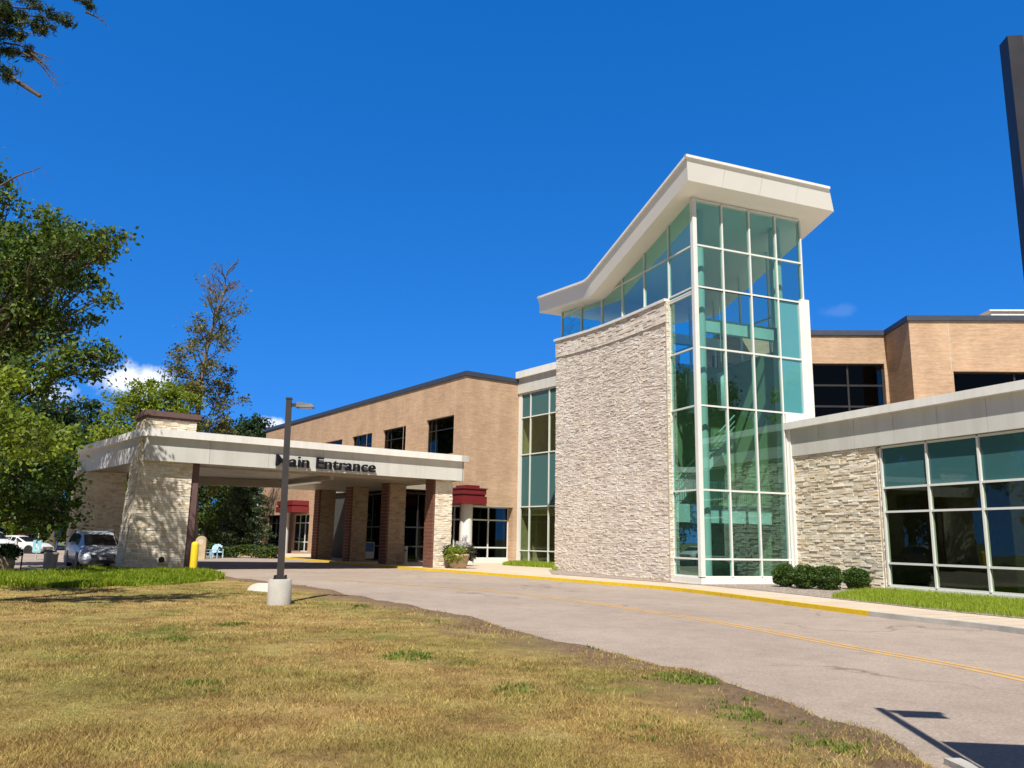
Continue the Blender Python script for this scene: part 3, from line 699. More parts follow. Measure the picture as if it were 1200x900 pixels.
# swept roof
rf=MB(); V0,V1=-.9,14.55; n=72
def ring(v,k):
    s=roof_soffit(v); tilt=.0
    zt=s+.88; e=.26 if k==0 else 0
    return [(-.85,v,s),(7.15,v,s),(6.72,v,zt),(-1.08,v,zt)]
vv=[V0+(V1-V0)*i/n for i in range(n+1)]
rings=[ring(v,1) for v in vv]
# leaning end faces: top edge runs further out at the front, shorter at the back
rings[0]=[(-.85,V0,roof_soffit(V0)),(7.15,V0,roof_soffit(V0)),(6.66,V0-.28,roof_soffit(V0-.28)+.88),(-1.08,V0-.28,roof_soffit(V0-.28)+.88)]
rings[-1]=[(-.85,V1,roof_soffit(V1)),(7.15,V1,roof_soffit(V1)),(6.85,V1-.45,roof_soffit(V1)+.84),(-1.08,V1-.45,roof_soffit(V1)+.84)]
vs=[p for r_ in rings for p in r_]; fs=[]
for i in range(n):
    for k in range(4): fs.append((i*4+k,i*4+(k+1)%4,(i+1)*4+(k+1)%4,(i+1)*4+k))
fs+= [(0,1,2,3),(n*4+3,n*4+2,n*4+1,n*4)]
rf.add(vs,fs); rfo=rf.build('roof',M['roofwhite'],tw,recalc=True)
ed=MB()   # raised metal edge strip along the roof top
for i in range(n):
    a,b=rings[i][3],rings[i+1][3]
    ed.hexa([(a[0]-.04,a[1],a[2]-.07),(a[0]+.12,a[1],a[2]-.07),(b[0]+.12,b[1],b[2]-.07),(b[0]-.04,b[1],b[2]-.07)],[(a[0]-.04,a[1],a[2]+.05),(a[0]+.12,a[1],a[2]+.05),(b[0]+.12,b[1],b[2]+.05),(b[0]-.04,b[1],b[2]+.05)])
z=rings[0][3][2]; ed.box(-1.12,6.70,V0-.32,V0-.16,z-.07,z+.05)
ed.build('roof_edge',M['white'],rfo)
# fascia joints
for u in (0.9,2.9,4.9):
    js=MB(); s=roof_soffit(V0); js.hexa([(u,V0-.004,s+.01),(u+.015,V0-.004,s+.01),(u+.015,V0+.02,s+.01),(u,V0+.02,s+.01)],[(u,V0-.262,s+.84),(u+.015,V0-.262,s+.84),(u+.015,V0-.2,s+.84),(u,V0-.2,s+.84)]); js.build('panel_joint',M['panel'],rfo)
wp=MB()  # white piers and sills
wp.box(4.58,4.92,-.22,.06,0,7.0); wp.box(4.5,6.12,-.12,.1,6.78,7.24); wp.box(5.66,6.14,-.10,.1,7.24,12.62)
wp.box(-.14,4.58,-.16,.12,-.05,.22); wp.box(-.14,.12,.12,1.98,-.05,.221)
wp.build('white_pier',M['white'],tw)
it=MB()  # interior
it.box(.15,6,.15,13.3,-.02,.015,1)
it.box(5.98,6.1,.12,13.4,0,10.6,0); it.box(0.1,6.1,13.4,13.5,0,12.9,0)
it.box(1.35,5.98,5.4,5.55,3.3,10.4,0)
it.box(.5,1.35,7.5,7.6,0,10.4,0)
it.build('interior_wall',[M['plaster'],M['carpet']],tw)
i2=MB(); stone_face(i2,(1.9,4.9,0),(1,0,0),(0,-1,0),4.1,2.6,rg,h=(.1,.2),prot=(0,.04)); i2.box(1.9,6,4.9,5,0,2.6,0); i2.build('interior_stone_wall',M['stone'],tw)
i3=MB(); i3.box(.3,1.9,5.2,5.3,0,2.5); i3.build('dark_doorway',M['int_dark'],tw)
sl_=MB(); sl_.box(.5,5.97,2.7,5.39,2.5,3.3); sl_.box(.12,5.97,8.,13.3,2.5,3.3); sl_.box(.12,1.3,5.6,13.3,6.6,7.1); sl_.build('balcony_slab',M['white'],tw)
cl_=MB(); 
for (u,v) in ((.75,.8),(5.2,.95)): cl_.lathe([(.27,0),(.27,16.2)],20,0,(u,v,0))
cl_.build('interior_column',M['white'],tw)
for q in ((.75,5.2,.72,.98,10.75,11.35),(.3,5.9,6,6.3,11.6,12.1),(.3,5.9,10,10.3,11.6,12.1)): bm_=MB(); bm_.box(*q); bm_.build('interior_beam',M['white'],tw)
for (u,v,z0,z1) in ((2.75,2.0,7.55,9.25),(1.75,3.0,7.5,9.3),(2.15,3.6,8.4,9.6)):
    p_=MB(); p_.lathe([(.20,z0),(.23,z0+.04),(.23,z1),(.2,z1+.03)],16,0,(u,v,0)); p_.tube([(u,v,z1),(u,v,14.5)],.012,5); p_.build('pendant_lamp',M['white'],tw)
rl=MB(); 
rl.bar((.5,2.75,4.32),(5.95,2.75,4.32),.05,.05); rl.bar((.5,2.75,3.45),(5.95,2.75,3.45),.04,.04)
for k in range(46): u=.5+5.45*k/45; rl.bar((u,2.75,3.32),(u,2.75,4.3),.018,.018) if k%9 else rl.bar((u,2.75,3.3),(u,2.75,4.32),.045,.045)
rl.build('railing',M['rail'],tw)
st=MB()
for k in range(18):
    u=1.3+.2*k; z=3.3+.19*k; st.box(u,u+.26,4.0,5.2,z,z+.05)
st.bar((1.3,3.98,3.25),(4.9,3.98,6.7),.06,.3); st.bar((1.3,3.96,4.3),(4.9,3.96,7.75),.04,.05); st.bar((1.3,3.96,4.0),(4.9,3.96,7.45),.03,.03); st.bar((1.3,3.96,3.75),(4.9,3.96,7.2),.03,.03)
st.build('staircase',M['white'],tw)
g2=MB(); grid_frame(g2,(6.04,0,0),(0,1,0),(1,0,0),[.3,2.5,4.7,6.9,9.1,11.3,13.3],[10.65,12.4],.07,.12,top=ztop); g2.build('rear_frame',M['frame'],tw)

# ------------------------------------------------------------------ stone wing on the right
wg=thing('stone_wing','single storey wing of pale ledge stone and green glass with a deep grey fascia','building',UV(4.75,0),A22)
s_=MB(); s_.box(0,.35,-4.76,.1,-.05,5.36,1); stone_face(s_,(0,-.22,0),(0,-1,0),(-1,0,0),4.5,5.36,rg,h=(.05,.12),l=(.15,.55),prot=(.0,.045),gap=.006); 
stone_face(s_,(.02,-4.73,0),(1,0,0),(0,-1,0),.24,5.3,rg,h=(.1,.2),l=(.2,.3),prot=(0,.02))
s_.build('stone_wall',[M['stone_tan'],M['mortar']],wg)
VW=[4.86+2.05*k for k in range(7)]; ZW=[.2,1.0,2.88,3.77,5.30]
f=MB(); grid_frame(f,(.12,0,0),(0,-1,0),(-1,0,0),VW,ZW,.075,.15); f.box(.02,.3,-17.2,-4.8,-.05,.16); f.build('window_frame',M['frame'],wg)
gp=MB(); panes(gp,(.12,0,0),(0,-1,0),(-1,0,0),VW,ZW,rg,lambda i,j:1 if j==3 else 0); gp.build('window_glass',[M['glass_wing'],M['spandrel_dk']],wg)
f=MB(); panel_run(f,(-.12,.02,0),(0,-1,0),(-1,0,0),17.2,5.36,6.52,.3,1.9); f.build('fascia',M['panel'],wg)
f=MB(); panel_run(f,(-.36,.02,0),(0,-1,0),(-1,0,0),17.4,6.52,6.82,.6,5.7,gap=.006); f.build('coping',M['white'],wg)
f=MB(); f.box(.0,8.5,-17.2,-.2,6.3,6.55); f.box(.18,8.5,-17.2,-.2,5.36,5.45); f.build('roof',M['panel'],wg)
f=MB(); f.box(.3,8.5,-17.2,-.2,-.02,.015,1); f.box(8.4,8.5,-17.2,-.2,0,5.4); f.box(.35,8.4,-.3,-.2,0,5.4); f.box(.35,8.4,-17.3,-17.2,0,5.4); f.box(3.2,3.4,-8.2,-7.6,0,5.3); f.build('interior_wall',[M['int_tan'],M['carpet']],wg)

# ------------------------------------------------------------------ tan brick wing on the left (local: x along right face, y along left face)
bw=thing('brick_wing','two storey tan brick building with dark coping and black windows behind the entrance canopy','building',PQ(29.62,47),A35)
LO=[(1.5,5.4,7.46,10.2),(8.6,12.5,7.46,10.15),(14.5,18.4,7.46,10.15),(20.5,24.4,7.46,10.15),(26.5,30.4,7.46,10.15)]
b_=MB(); wall(b_,(0,41,0),(0,-1,0),41,-.1,12.8,[(41-e,41-s,a,c) for s,e,a,c in LO]+[(41-3.6,41.,-.1,3.85),(41-38.4,41-32.2,.35,3.62),(41-31.2,41-27,.1,3.62)],(-1,0,0))
wall(b_,(0,0,0),(1,0,0),4.56,-.1,12.8,[(0,4.2,-.1,3.85)],(0,-1,0))
b_.box(4.2,4.556,.352,.9,-.1,3.85); b_.quad((0,41,-.1),(0,41,12.8),(20,41,12.8),(20,41,-.1)); b_.quad((0,0,12.75),(4.56,0,12.75),(20,41,12.75),(0,41,12.75))
b_.build('brick_wall',M['brick'],bw)
j_=MB()
for b in (1.42,9.0,15.5,25.6): j_=MB(); j_.box(-.004,.01,b-.015,b+.015,(10.2 if b<9 else 6.2),12.8); j_.build('control_joint',M['concrete'],bw)
c_=MB(); c_.box(-.1,.3,-.1,41.1,12.8,13.12); c_.box(.3,4.62,-.1,.3,12.8,13.12); c_.build('coping',M['coping'],bw)
for (s,e,a,c) in LO:
    wf=MB(); ss=[s+.04,s+(e-s)*.72,e-.04]
    grid_frame(wf,(.24,0,0),(0,1,0),(-1,0,0),ss,[a+.04,a+(c-a)*.68,c-.04],.06,.1); wo_=wf.build('window',M['darkframe'],bw)
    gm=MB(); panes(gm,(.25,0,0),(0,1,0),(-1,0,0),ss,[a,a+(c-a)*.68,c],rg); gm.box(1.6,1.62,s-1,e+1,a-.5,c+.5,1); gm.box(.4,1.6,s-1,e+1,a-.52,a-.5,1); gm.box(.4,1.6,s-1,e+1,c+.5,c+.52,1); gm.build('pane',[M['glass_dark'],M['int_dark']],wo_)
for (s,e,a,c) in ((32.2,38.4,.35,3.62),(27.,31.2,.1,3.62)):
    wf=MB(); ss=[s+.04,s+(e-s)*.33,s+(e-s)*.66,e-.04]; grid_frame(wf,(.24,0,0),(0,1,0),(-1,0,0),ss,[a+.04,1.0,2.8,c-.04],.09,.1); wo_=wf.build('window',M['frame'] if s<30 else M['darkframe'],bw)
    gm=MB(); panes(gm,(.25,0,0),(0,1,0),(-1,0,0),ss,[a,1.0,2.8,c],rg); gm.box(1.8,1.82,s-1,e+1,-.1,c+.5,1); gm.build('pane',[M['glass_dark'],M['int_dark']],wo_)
# recessed corner glazing on the ground floor
f=MB(); grid_frame(f,(0,.62,0),(1,0,0),(0,-1,0),[.5,2.5,4.18],[.3,1.02,2.9,3.8],.09,.12); grid_frame(f,(.62,0,0),(0,1,0),(-1,0,0),[.5,2.,3.55],[.3,1.02,2.9,3.8],.09,.12); f.box(.5,4.2,.5,.74,-.05,.28); f.box(.5,.74,.74,3.6,-.05,.28); f.box(.0,4.2,.0,3.6,3.83,3.849)
cw=f.build('corner_window',M['frame'],bw)
gm=MB(); panes(gm,(0,.62,0),(1,0,0),(0,-1,0),[.5,2.5,4.18],[.3,1.02,2.9,3.8],rg); panes(gm,(.62,0,0),(0,1,0),(-1,0,0),[.5,2.,3.55],[.3,1.02,2.9,3.8],rg); gm.build('pane',M['glass_dark'],cw)
f=MB(); f.box(.7,4.5,2.5,2.6,0,3.8); f.box(2.5,2.6,.7,2.5,0,3.8); f.build('interior_wall',M['int_dark'],bw)
# stepped red capitals over round white columns
def capital(a,b,name='red_capital'):
    c_=MB(); c_.lathe([(.42,-.05),(.42,3.9)],28,0,(a,b,0)); c_.lathe([(.50,-.05),(.50,.18),(.42,.2)],28,0,(a,b,0)); o=c_.build('round_column',M['white'],bw)
    r_=MB(); r_.box(a-1.0,a+1.0,b-.95,b+.9,3.9,4.42); r_.box(a-.9,a+.9,b-.86,b+.8,4.42,4.55); r_.box(a-.97,a+.97,b-.92,b+.88,4.55,4.98); r_.box(a-.55,a+.55,b-.7,b+.6,4.98,5.16); r_.box(a-1.03,a+1.03,b-.98,b+.93,4.9,4.98)
    r_.build(name,M['red'],bw)
capital(.35,.05); 
c_=MB(); c_.box(-1.7,-.02,27.2,31.5,3.75,4.3); c_.box(-1.55,-.02,27.4,31.3,4.3,4.42); c_.box(-1.65,-.02,27.3,31.4,4.42,4.85); c_.build('red_capital',M['red'],bw)
c_=MB(); c_.lathe([(.42,-.1),(.42,3.75)],24,0,(-1.0,30.6,0)); c_.build('round_column',M['white'],bw)
# teal glazed bay at the far end
f=MB(); grid_frame(f,(-.3,0,0),(0,1,0),(-1,0,0),[41.2,44.2],[.3,3.2,5.5,7.9],.12,.12); f.build('bay_frame',M['frame'],bw)
f=MB(); f.box(-.27,3,41.15,44.2,0,8.0); f.build('bay_glass',M['spandrel'],bw)
# entrance vestibule under the canopy
f=MB(); ss=[.6,2.6,4.2,5.8,7.4,9.]
grid_frame(f,(-3.6,2.,0),(0,1,0),(-1,0,0),ss,[.06,1.0,2.3,4.6],.09,.12); grid_frame(f,(-3.6,3.,0),(1,0,0),(0,-1,0),[.05,1.8,3.5],[.06,1.0,2.3,4.6],.09,.12); 
vf=f.build('vestibule_frame',M['darkframe'],bw)
gm=MB(); panes(gm,(-3.6,2.,0),(0,1,0),(-1,0,0),ss,[.06,1.0,2.3,4.6],rg); panes(gm,(-3.6,3.,0),(1,0,0),(0,-1,0),[.05,1.8,3.5],[.06,1.0,2.3,4.6],rg); gm.build('vestibule_glass',M['glass_dark'],vf)
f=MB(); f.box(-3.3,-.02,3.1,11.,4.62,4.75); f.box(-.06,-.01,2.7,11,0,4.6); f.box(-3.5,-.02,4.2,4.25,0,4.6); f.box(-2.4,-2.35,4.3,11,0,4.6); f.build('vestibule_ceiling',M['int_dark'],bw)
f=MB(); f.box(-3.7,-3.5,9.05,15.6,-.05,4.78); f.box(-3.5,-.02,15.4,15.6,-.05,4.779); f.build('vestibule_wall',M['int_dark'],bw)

# ------------------------------------------------------------------ narrow glazed link between brick wing and tower
lk=thing('glazed_link','narrow tall green window bay with a grey fascia between brick wing and stone wall','building',PQ(34.13,47),A35)
LS=[-.36,-1.42,-3.56,-5.6]; ZL=[.1,.87,3.87,7.54,10.2,11.95]
f=MB(); grid_frame(f,(.1,0,0),(0,1,0),(-1,0,0),LS[::-1],ZL,.075,.14); f.box(.0,.2,-6.2,-.02,-.05,.08); f.box(.03,.22,-.33,-.02,.08,12.); f.build('window_frame',M['frame'],lk)
gp=MB(); panes(gp,(.1,0,0),(0,1,0),(-1,0,0),LS[::-1],ZL,rg,lambda i,j:1 if j in (2,4) else 0); gp.build('window_glass',[M['glass_wing'],M['spandrel_dk']],lk)
f=MB(); panel_run(f,(-.08,-.02,0),(0,-1,0),(-1,0,0),6.6,12.0,13.1,.4,2.1); f.build('fascia',M['panel'],lk)
f=MB(); f.box(-.3,3.5,-6.6,-.02,13.1,13.6); f.build('coping',M['white'],lk)
f=MB(); f.box(3.,3.1,-9,-.02,0,13); f.box(.3,3,-9,-.02,3.3,3.86); f.box(.3,3,-9,-.02,7.2,7.53); f.box(.2,3,-.2,-.02,0,12); f.build('interior_wall',M['int_tan'],lk)

# ------------------------------------------------------------------ brick block behind the wing
A3=R(-3.6); C1=Vector((19.98,39.54,0))
rb=thing('rear_brick_block','upper tan brick block with dark side return and ribbon windows rising behind the stone wing','building',C1,A3)
b_=MB(); wall(b_,(0,0,0),(1,0,0),16,-.1,12.83,[(1.99,14.5,7.7,10.24)],(0,-1,0)); b_.quad((0,3,-.1),(0,0,-.1),(0,0,12.83),(0,3,12.83)); wall(b_,(-9,3,0),(1,0,0),9,-.1,12.83,[(.5,8.84,8.2,11.27)],(0,-1,0))
b_.quad((16,0,-.1),(16,12,-.1),(16,12,12.83),(16,0,12.83)); b_.quad((0,0,12.8),(16,0,12.8),(16,12,12.8),(0,12,12.8)); b_.quad((-9,3,12.8),(0,3,12.8),(0,12,12.8),(-9,12,12.8)); b_.build('brick_wall',M['brick'],rb)
c_=MB(); c_.box(-.1,16.1,-.1,.3,12.83,13.1); c_.box(-.1,.3,.3,3.3,12.83,13.1); c_.box(-9,-.1,2.9,3.3,12.83,13.1); c_.build('coping',M['coping'],rb)
j_=MB(); j_.box(1.90,1.94,-.004,.01,10.3,12.83); j_.build('control_joint',M['concrete'],rb)
f=MB(); ss=[2.03,5.,8,11,14.46]; grid_frame(f,(0,.25,0),(1,0,0),(0,-1,0),ss,[7.75,10.2],.09,.1); wo_=f.build('window',M['darkframe'],rb)
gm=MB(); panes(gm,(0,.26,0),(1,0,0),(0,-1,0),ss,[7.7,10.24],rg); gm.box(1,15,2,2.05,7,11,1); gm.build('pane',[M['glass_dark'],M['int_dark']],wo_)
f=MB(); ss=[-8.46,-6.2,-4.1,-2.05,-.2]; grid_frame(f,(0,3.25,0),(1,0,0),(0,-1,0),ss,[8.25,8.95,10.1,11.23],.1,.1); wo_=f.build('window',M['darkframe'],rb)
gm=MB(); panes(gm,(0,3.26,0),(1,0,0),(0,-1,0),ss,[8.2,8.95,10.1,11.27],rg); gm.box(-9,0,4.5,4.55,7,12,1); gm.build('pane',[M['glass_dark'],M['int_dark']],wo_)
f=MB(); f.box(4.6,9.5,1.0,3.,13.0,13.62); f.box(4.5,9.6,.9,3.1,13.62,13.7); f.build('rooftop_unit',M['white'],rb)

# ------------------------------------------------------------------ entrance canopy
P0,Q0=8.6,39.5
cn=thing('entrance_canopy','broad grey entrance canopy spanning the drive on stone piers, lettered on its front edge','canopy',PQ(P0,Q0),A35)
OFF=(-P0,-Q0,0)
def cpart(mb,name,mat,parent=None,recalc=False):
    return mb.build(name,mat,parent or cn,OFF if parent is None else None,0,recalc)
d=Vector((6.75-7.75,51.5-38.95,0)); dl=d.length; d/=dl; dn=Vector((-d.y,d.x,0)); 
if dn.x>0: dn=-dn
f=MB(); f.prism([(7.85,39.15),(24.5,39.15),(24.5,49.2),(29.55,49.2),(29.55,63),(25.7,63),(25.7,57),(20.0,57),(20.0,47.6),(17.6,48.2),(6.95,51.4)],4.86,6.12); cpart(f,'roof_slab',M['soffit'],recalc=True)
f=MB(); panel_run(f,(7.75,39.06,0),(1,0,0),(0,-1,0),16.85,4.8,5.88,.12,2.8); panel_run(f,(24.62,39.06,0),(0,1,0),(1,0,0),10.1,4.8,5.88,.12,2.5)
panel_run(f,(7.75,39.06,0),tuple(d),tuple(dn),dl,4.8,5.88,.12,1.6); cpart(f,'fascia',M['panel'])
f=MB(); panel_run(f,(7.72,38.84,0),(1,0,0),(0,-1,0),17.1,5.88,6.22,.5,4.2,gap=.005); panel_run(f,(24.82,38.84,0),(0,1,0),(1,0,0),10.4,5.885,6.215,.5,4.2,gap=.005)
panel_run(f,Vector((7.75,39.06,0))+dn*.2,tuple(d),tuple(dn),dl,5.88,6.22,.4,1.6,gap=.005); cpart(f,'coping',M['white'])
f=MB(); f.hexa([(17.5,48.25,4.42),(6.9,51.45,4.42),(6.9,51.75,4.42),(17.5,48.55,4.42)],[(17.5,48.25,6.2),(6.9,51.45,6.2),(6.9,51.75,6.2),(17.5,48.55,6.2)]); f.box(8,24.4,41.2,41.35,4.78,4.87); f.box(17.6,17.8,41.4,48.1,4.6,4.87); cpart(f,'rear_beam',M['soffit'])
def tapered_pier():
    m=MB(); zt=7.0; Lb,Lt,Rr=7.40,7.74,9.95; y0,y1=39.5,41.3
    m.hexa([(Lb,y0,-.1),(Rr,y0,-.1),(Rr,y1,-.1),(Lb,y1,-.1)],[(Lt,y0,zt),(Rr,y0,zt),(Rr,y1,zt),(Lt,y1,zt)],1)
    lf=lambda z:(Lt-Lb)*(z/zt)
    stone_face(m,(Lb,y0,0),(1,0,0),(0,-1,0),Rr-Lb,6.75,rg,h=(.08,.13),l=(.18,.45),prot=(0,.03),gap=.007,left=lf)
    # battered side: stones laid on the sloping face
    k=(Lt-Lb)/zt; nn=Vector((-1,0,k)).normalized()
    z=0.
    while z<6.7:
        h=rg.uniform(.08,.13); y=y0
        while y<y1-.02:
            l=rg.uniform(.3,.7); e=min(y+l,y1); p=rg.uniform(.01,.04); 
            a=Vector((Lb+k*z,y+.005,z+.005));b=Vector((Lb+k*z,e-.005,z+.005));c=Vector((Lb+k*(z+h),e-.005,z+h-.005));dd=Vector((Lb+k*(z+h),y+.005,z+h-.005))
            m.hexa([a,b,c,dd],[q+nn*p for q in (a,b,c,dd)],0); y=e
        z+=h
    return cpart(m,'leaning_stone_pier',[M['stone_tan'],M['mortar']])
pier=tapered_pier()
f=MB(); f.box(7.66,10.05,39.4,41.4,6.76,6.86); f.box(7.6,10.1,39.34,41.46,6.86,7.1); f.build('brick_cap',M['darkbrick'],pier)
f=MB(); f.box(9.95,10.28,39.55,41.3,-.1,4.85); f.build('brick_edge',M['darkbrick'],pier)
f=MB(); f.lathe([(.001,.0),(.13,.0),(.13,.06),(.10,.08)],16); o=f.build('round_vent',M['black'],pier,(8.95,39.44,.42)); o.rotation_euler=(R(90),0,0)
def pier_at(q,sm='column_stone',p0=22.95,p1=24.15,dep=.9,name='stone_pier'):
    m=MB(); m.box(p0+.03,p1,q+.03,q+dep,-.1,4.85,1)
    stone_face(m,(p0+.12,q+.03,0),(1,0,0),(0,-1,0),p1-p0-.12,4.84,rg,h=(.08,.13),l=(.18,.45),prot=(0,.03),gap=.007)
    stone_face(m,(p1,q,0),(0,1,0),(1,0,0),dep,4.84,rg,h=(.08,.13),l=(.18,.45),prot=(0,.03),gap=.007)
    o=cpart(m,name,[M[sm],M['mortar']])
    b=MB(); z=-.1
    while z<4.8:
        for k in range(2):
            s0=q+dep*k/2+.006; b.box(p0-.012+rg.uniform(-.008,.008),p0+.12,s0,s0+dep/2-.012,z+.006,z+.19)
        z+=.2
    b.build('brick_edge',M['redbrick'],o)
pier_at(39.5,'stone_tan')
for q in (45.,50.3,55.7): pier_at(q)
f=MB(); f.box(6.55,9.0,49.6,50.9,-.1,4.86,1); stone_face(f,(6.5,49.6,0),(1,0,0),(0,-1,0),2.5,4.84,rg,h=(.08,.13),l=(.18,.45),prot=(0,.03),gap=.007); stone_face(f,(6.55,50.9,0),(0,-1,0),(-1,0,0),1.3,4.84,rg,h=(.08,.13),l=(.18,.45),prot=(0,.03),gap=.007); cpart(f,'stone_pier',[M['stone_tan'],M['mortar']])

# lettering
def letters(text,cap,width,depth):
    """each letter a mesh of its own; returns [(char, mesh, x)]"""
    fc=bpy.data.curves.new('letter','FONT'); fo=bpy.data.objects.new('letter',fc); COL.objects.link(fo)
    fc.size=1; fc.offset=.006; fc.extrude=.5; fc.resolution_u=4; out=[]; xs=[]
    dg=bpy.context.evaluated_depsgraph_get()
    for i,ch in enumerate(text):
        fc.body=text[:i+1]; dg.update(); bpy.context.view_layer.update()
        e=fo.evaluated_get(bpy.context.evaluated_depsgraph_get()); me=e.to_mesh(); x1=max(v.co.x for v in me.vertices); e.to_mesh_clear(); xs.append(x1)
        if ch==' ': out.append(None); continue
        fc.body=ch; bpy.context.view_layer.update(); e=fo.evaluated_get(bpy.context.evaluated_depsgraph_get())
        me=bpy.data.meshes.new_from_object(e); mx=max(v.co.x for v in me.vertices); out.append((ch,me,x1-mx))
    H=max(v.co.y for v in out[0][1].vertices); sx=width/xs[-1]; sy=cap/H
    bpy.data.objects.remove(fo); return [(c,me,x*sx,sx,sy) for c,me,x in [o for o in out if o]]
sg=thing('entrance_lettering','black raised letters reading Main Entrance standing on the front edge of the canopy','sign',PQ(13.62,38.93,4.93),A35)
for ch,me,x,sx,sy in letters('Main Entrance',.56,5.42,.1):
    for v in me.vertices: v.co=(v.co.x*sx,v.co.z*-.14,v.co.y*sy)
    me.flip_normals() if False else None
    me.materials.clear(); me.materials.append(M['letters']); o=bpy.data.objects.new('letter',me); COL.objects.link(o); o.parent=sg; o.location=(x,0,0)

# ------------------------------------------------------------------ street furniture
lp=thing('street_lamp','square grey brown lamp post with single flat head on a round concrete base','lamp post',(-5.4,19.77,0))
f=MB(); f.lathe([(.285,-.2),(.28,.0),(.27,.55),(.24,.58)],32); f.build('concrete_base',M['concrete_g'],lp)
f=MB(); f.box(-.15,.15,-.15,.15,.58,.6); 
for a in (-.12,.12):
    for b in (-.12,.12): f.lathe([(.018,.6),(.018,.67)],8,0,(a,b,0))
f.build('base_plate',M['black'],lp)
f=MB(); f.hexa([(-.075,-.075,.6),(.075,-.075,.6),(.075,.075,.6),(-.075,.075,.6)],[(-.065,-.065,4.9),(.065,-.065,4.9),(.065,.065,4.9),(-.065,.065,4.9)]); f.box(-.075,.075,-.075,.075,4.9,4.94); f.build('pole',M['lamp'],lp)
f=MB(); f.box(.06,.2,-.03,.03,4.72,4.8); f.build('arm',M['lamp'],lp)
f=MB(); f.hexa([(.18,-.15,4.70),(.62,-.13,4.70),(.62,.13,4.70),(.18,.15,4.70)],[(.2,-.11,4.83),(.56,-.08,4.79),(.56,.08,4.79),(.2,.11,4.83)]); hd=f.build('lamp_head',M['lamp'],lp)
f=MB(); f.box(.26,.56,-.1,.1,4.69,4.70); f.build('lens',M['lens'],hd)
lp.rotation_euler=(0,R(-1.2),R(8))

bo=thing('safety_bollard','bright yellow round topped bollard beside the leaning stone pier','bollard',at(226,670,35.2))
bo.location.z=0
f=MB(); f.lathe([(.155,-.2),(.155,1.12),(.14,1.2),(.09,1.25),(.0,1.265)],24); f.build('sleeve',M['yellow'],bo); 
bo2=thing('ash_urn','slim pale grey post shaped ash urn in front of the second stone pier','ash urn',PQ(24.0,44.4,-.01))
f=MB(); f.lathe([(.16,0),(.15,.05),(.12,.1),(.12,.95),(.13,1.02),(.10,1.08),(.05,1.1)],20); f.build('body',M['concrete_g'],bo2); f=MB(); f.box(-.06,.06,-.125,-.118,.8,.9); f.build('slot',M['black'],bo2)
wk=MB()
for i in range(8):
    a=math.pi*i/8;b=math.pi*(i+1)/8
n=14; prof=[(math.cos(math.pi*i/n),math.sin(math.pi*i/n)) for i in range(n+1)]
vs=[(.62*x,-.18,.02+.27*z) for x,z in prof]+[(.62*x*.98,.28,.02+.24*z) for x,z in prof]
fs=[tuple(range(n+1)),tuple(range(n+1,2*n+2))[::-1]]+[(i,i+n+1,i+n+2,i+1) for i in range(n)]
wk.add(vs,fs); o=wk.build('kerb_stone',M['white'],None,(-7.05,24.3,-.06),R(-35),True); tag(o,'rounded white end stone lying in the grass beside the lamp base','kerb stone')

# directional sign at the right edge
ds=thing('directional_sign','tall dark bronze square post with flag shaped sign panels at the right picture edge','sign',(3.55,5.25,-.02),R(-6))
f=MB(); f.box(-.055,.05,-.06,.06,-.2,5.22); f.build('post',M['sign'],ds)
f=MB(); f.box(.10,.56,-.03,.03,4.72,5.02); f.build('sign_panel',M['sign'],ds); f=MB(); f.box(.06,.60,-.045,.045,5.02,5.10); f.build('top_rail',M['lamp'],ds)
f=MB(); f.box(.07,1.0,-.04,.04,1.3,3.25); f.build('sign_panel',M['sign'],ds)

# flower pot at the foot of the front right pier
fp=thing('flower_pot','round tan flower pot overflowing with lime foliage and pale blooms beside the front right pier','planter',PQ(24.25,38.75,-.01))
f=MB(); f.lathe([(.30,0),(.36,.05),(.50,.5),(.55,.62),(.55,.68),(.48,.68),(.47,.6),(0.01,.6)],28); f.build('pot',M['pot'],fp)
def leafball(name,c,rad,n,size,mat,parent,seed,flat=1.):
    r=np.random.default_rng(seed); v=r.normal(size=(n,3)); v/=np.linalg.norm(v,axis=1)[:,None]; v*=(r.random(n)**.35)[:,None]*np.array(rad)*(.75+.45*r.random(n))[:,None]; v+=np.array(c)
    return leaf_quads(name,v,size,mat,r,parent)
def leaf_quads(name,C,size,mat,r,parent=None,loc=None,droop=.0,asp=.55):
    n=len(C); a=r.normal(size=(n,3)); a[:,2]-=droop; a/=np.linalg.norm(a,axis=1)[:,None]; b=r.normal(size=(n,3)); b=np.cross(a,b); b/=np.linalg.norm(b,axis=1)[:,None]
    s=(size*(.6+.8*r.random(n)))[:,None]; a=a*s*.5; b=b*s*.5*asp
    up=np.cross(a,b); up/=np.linalg.norm(up,axis=1)[:,None]+1e-9
    V=np.stack([C-a,C+b+up*s*.08,C+a,C-b+up*s*.08],1).reshape(-1,3); F=np.arange(4*n).reshape(-1,4)
    return np_mesh(name,V,F,mat,parent,loc)
leafball('lime_foliage',(-.1,-.22,.62),(.50,.42,.46),1300,.13,M['limeleaf'],fp,21)
leafball('dark_foliage',(-.45,.05,.75),(.28,.3,.35),500,.12,M['purple'],fp,22); leafball('dark_foliage',(.5,.0,.72),(.3,.3,.38),500,.12,M['purple'],fp,25)
leafball('pale_blooms',(.15,.05,1.1),(.38,.3,.22),420,.085,M['flower'],fp,23); leafball('pale_blooms',(.28,.05,1.42),(.14,.14,.2),130,.07,M['flower'],fp,24)

fp.scale=(1.22,1.22,1.15)
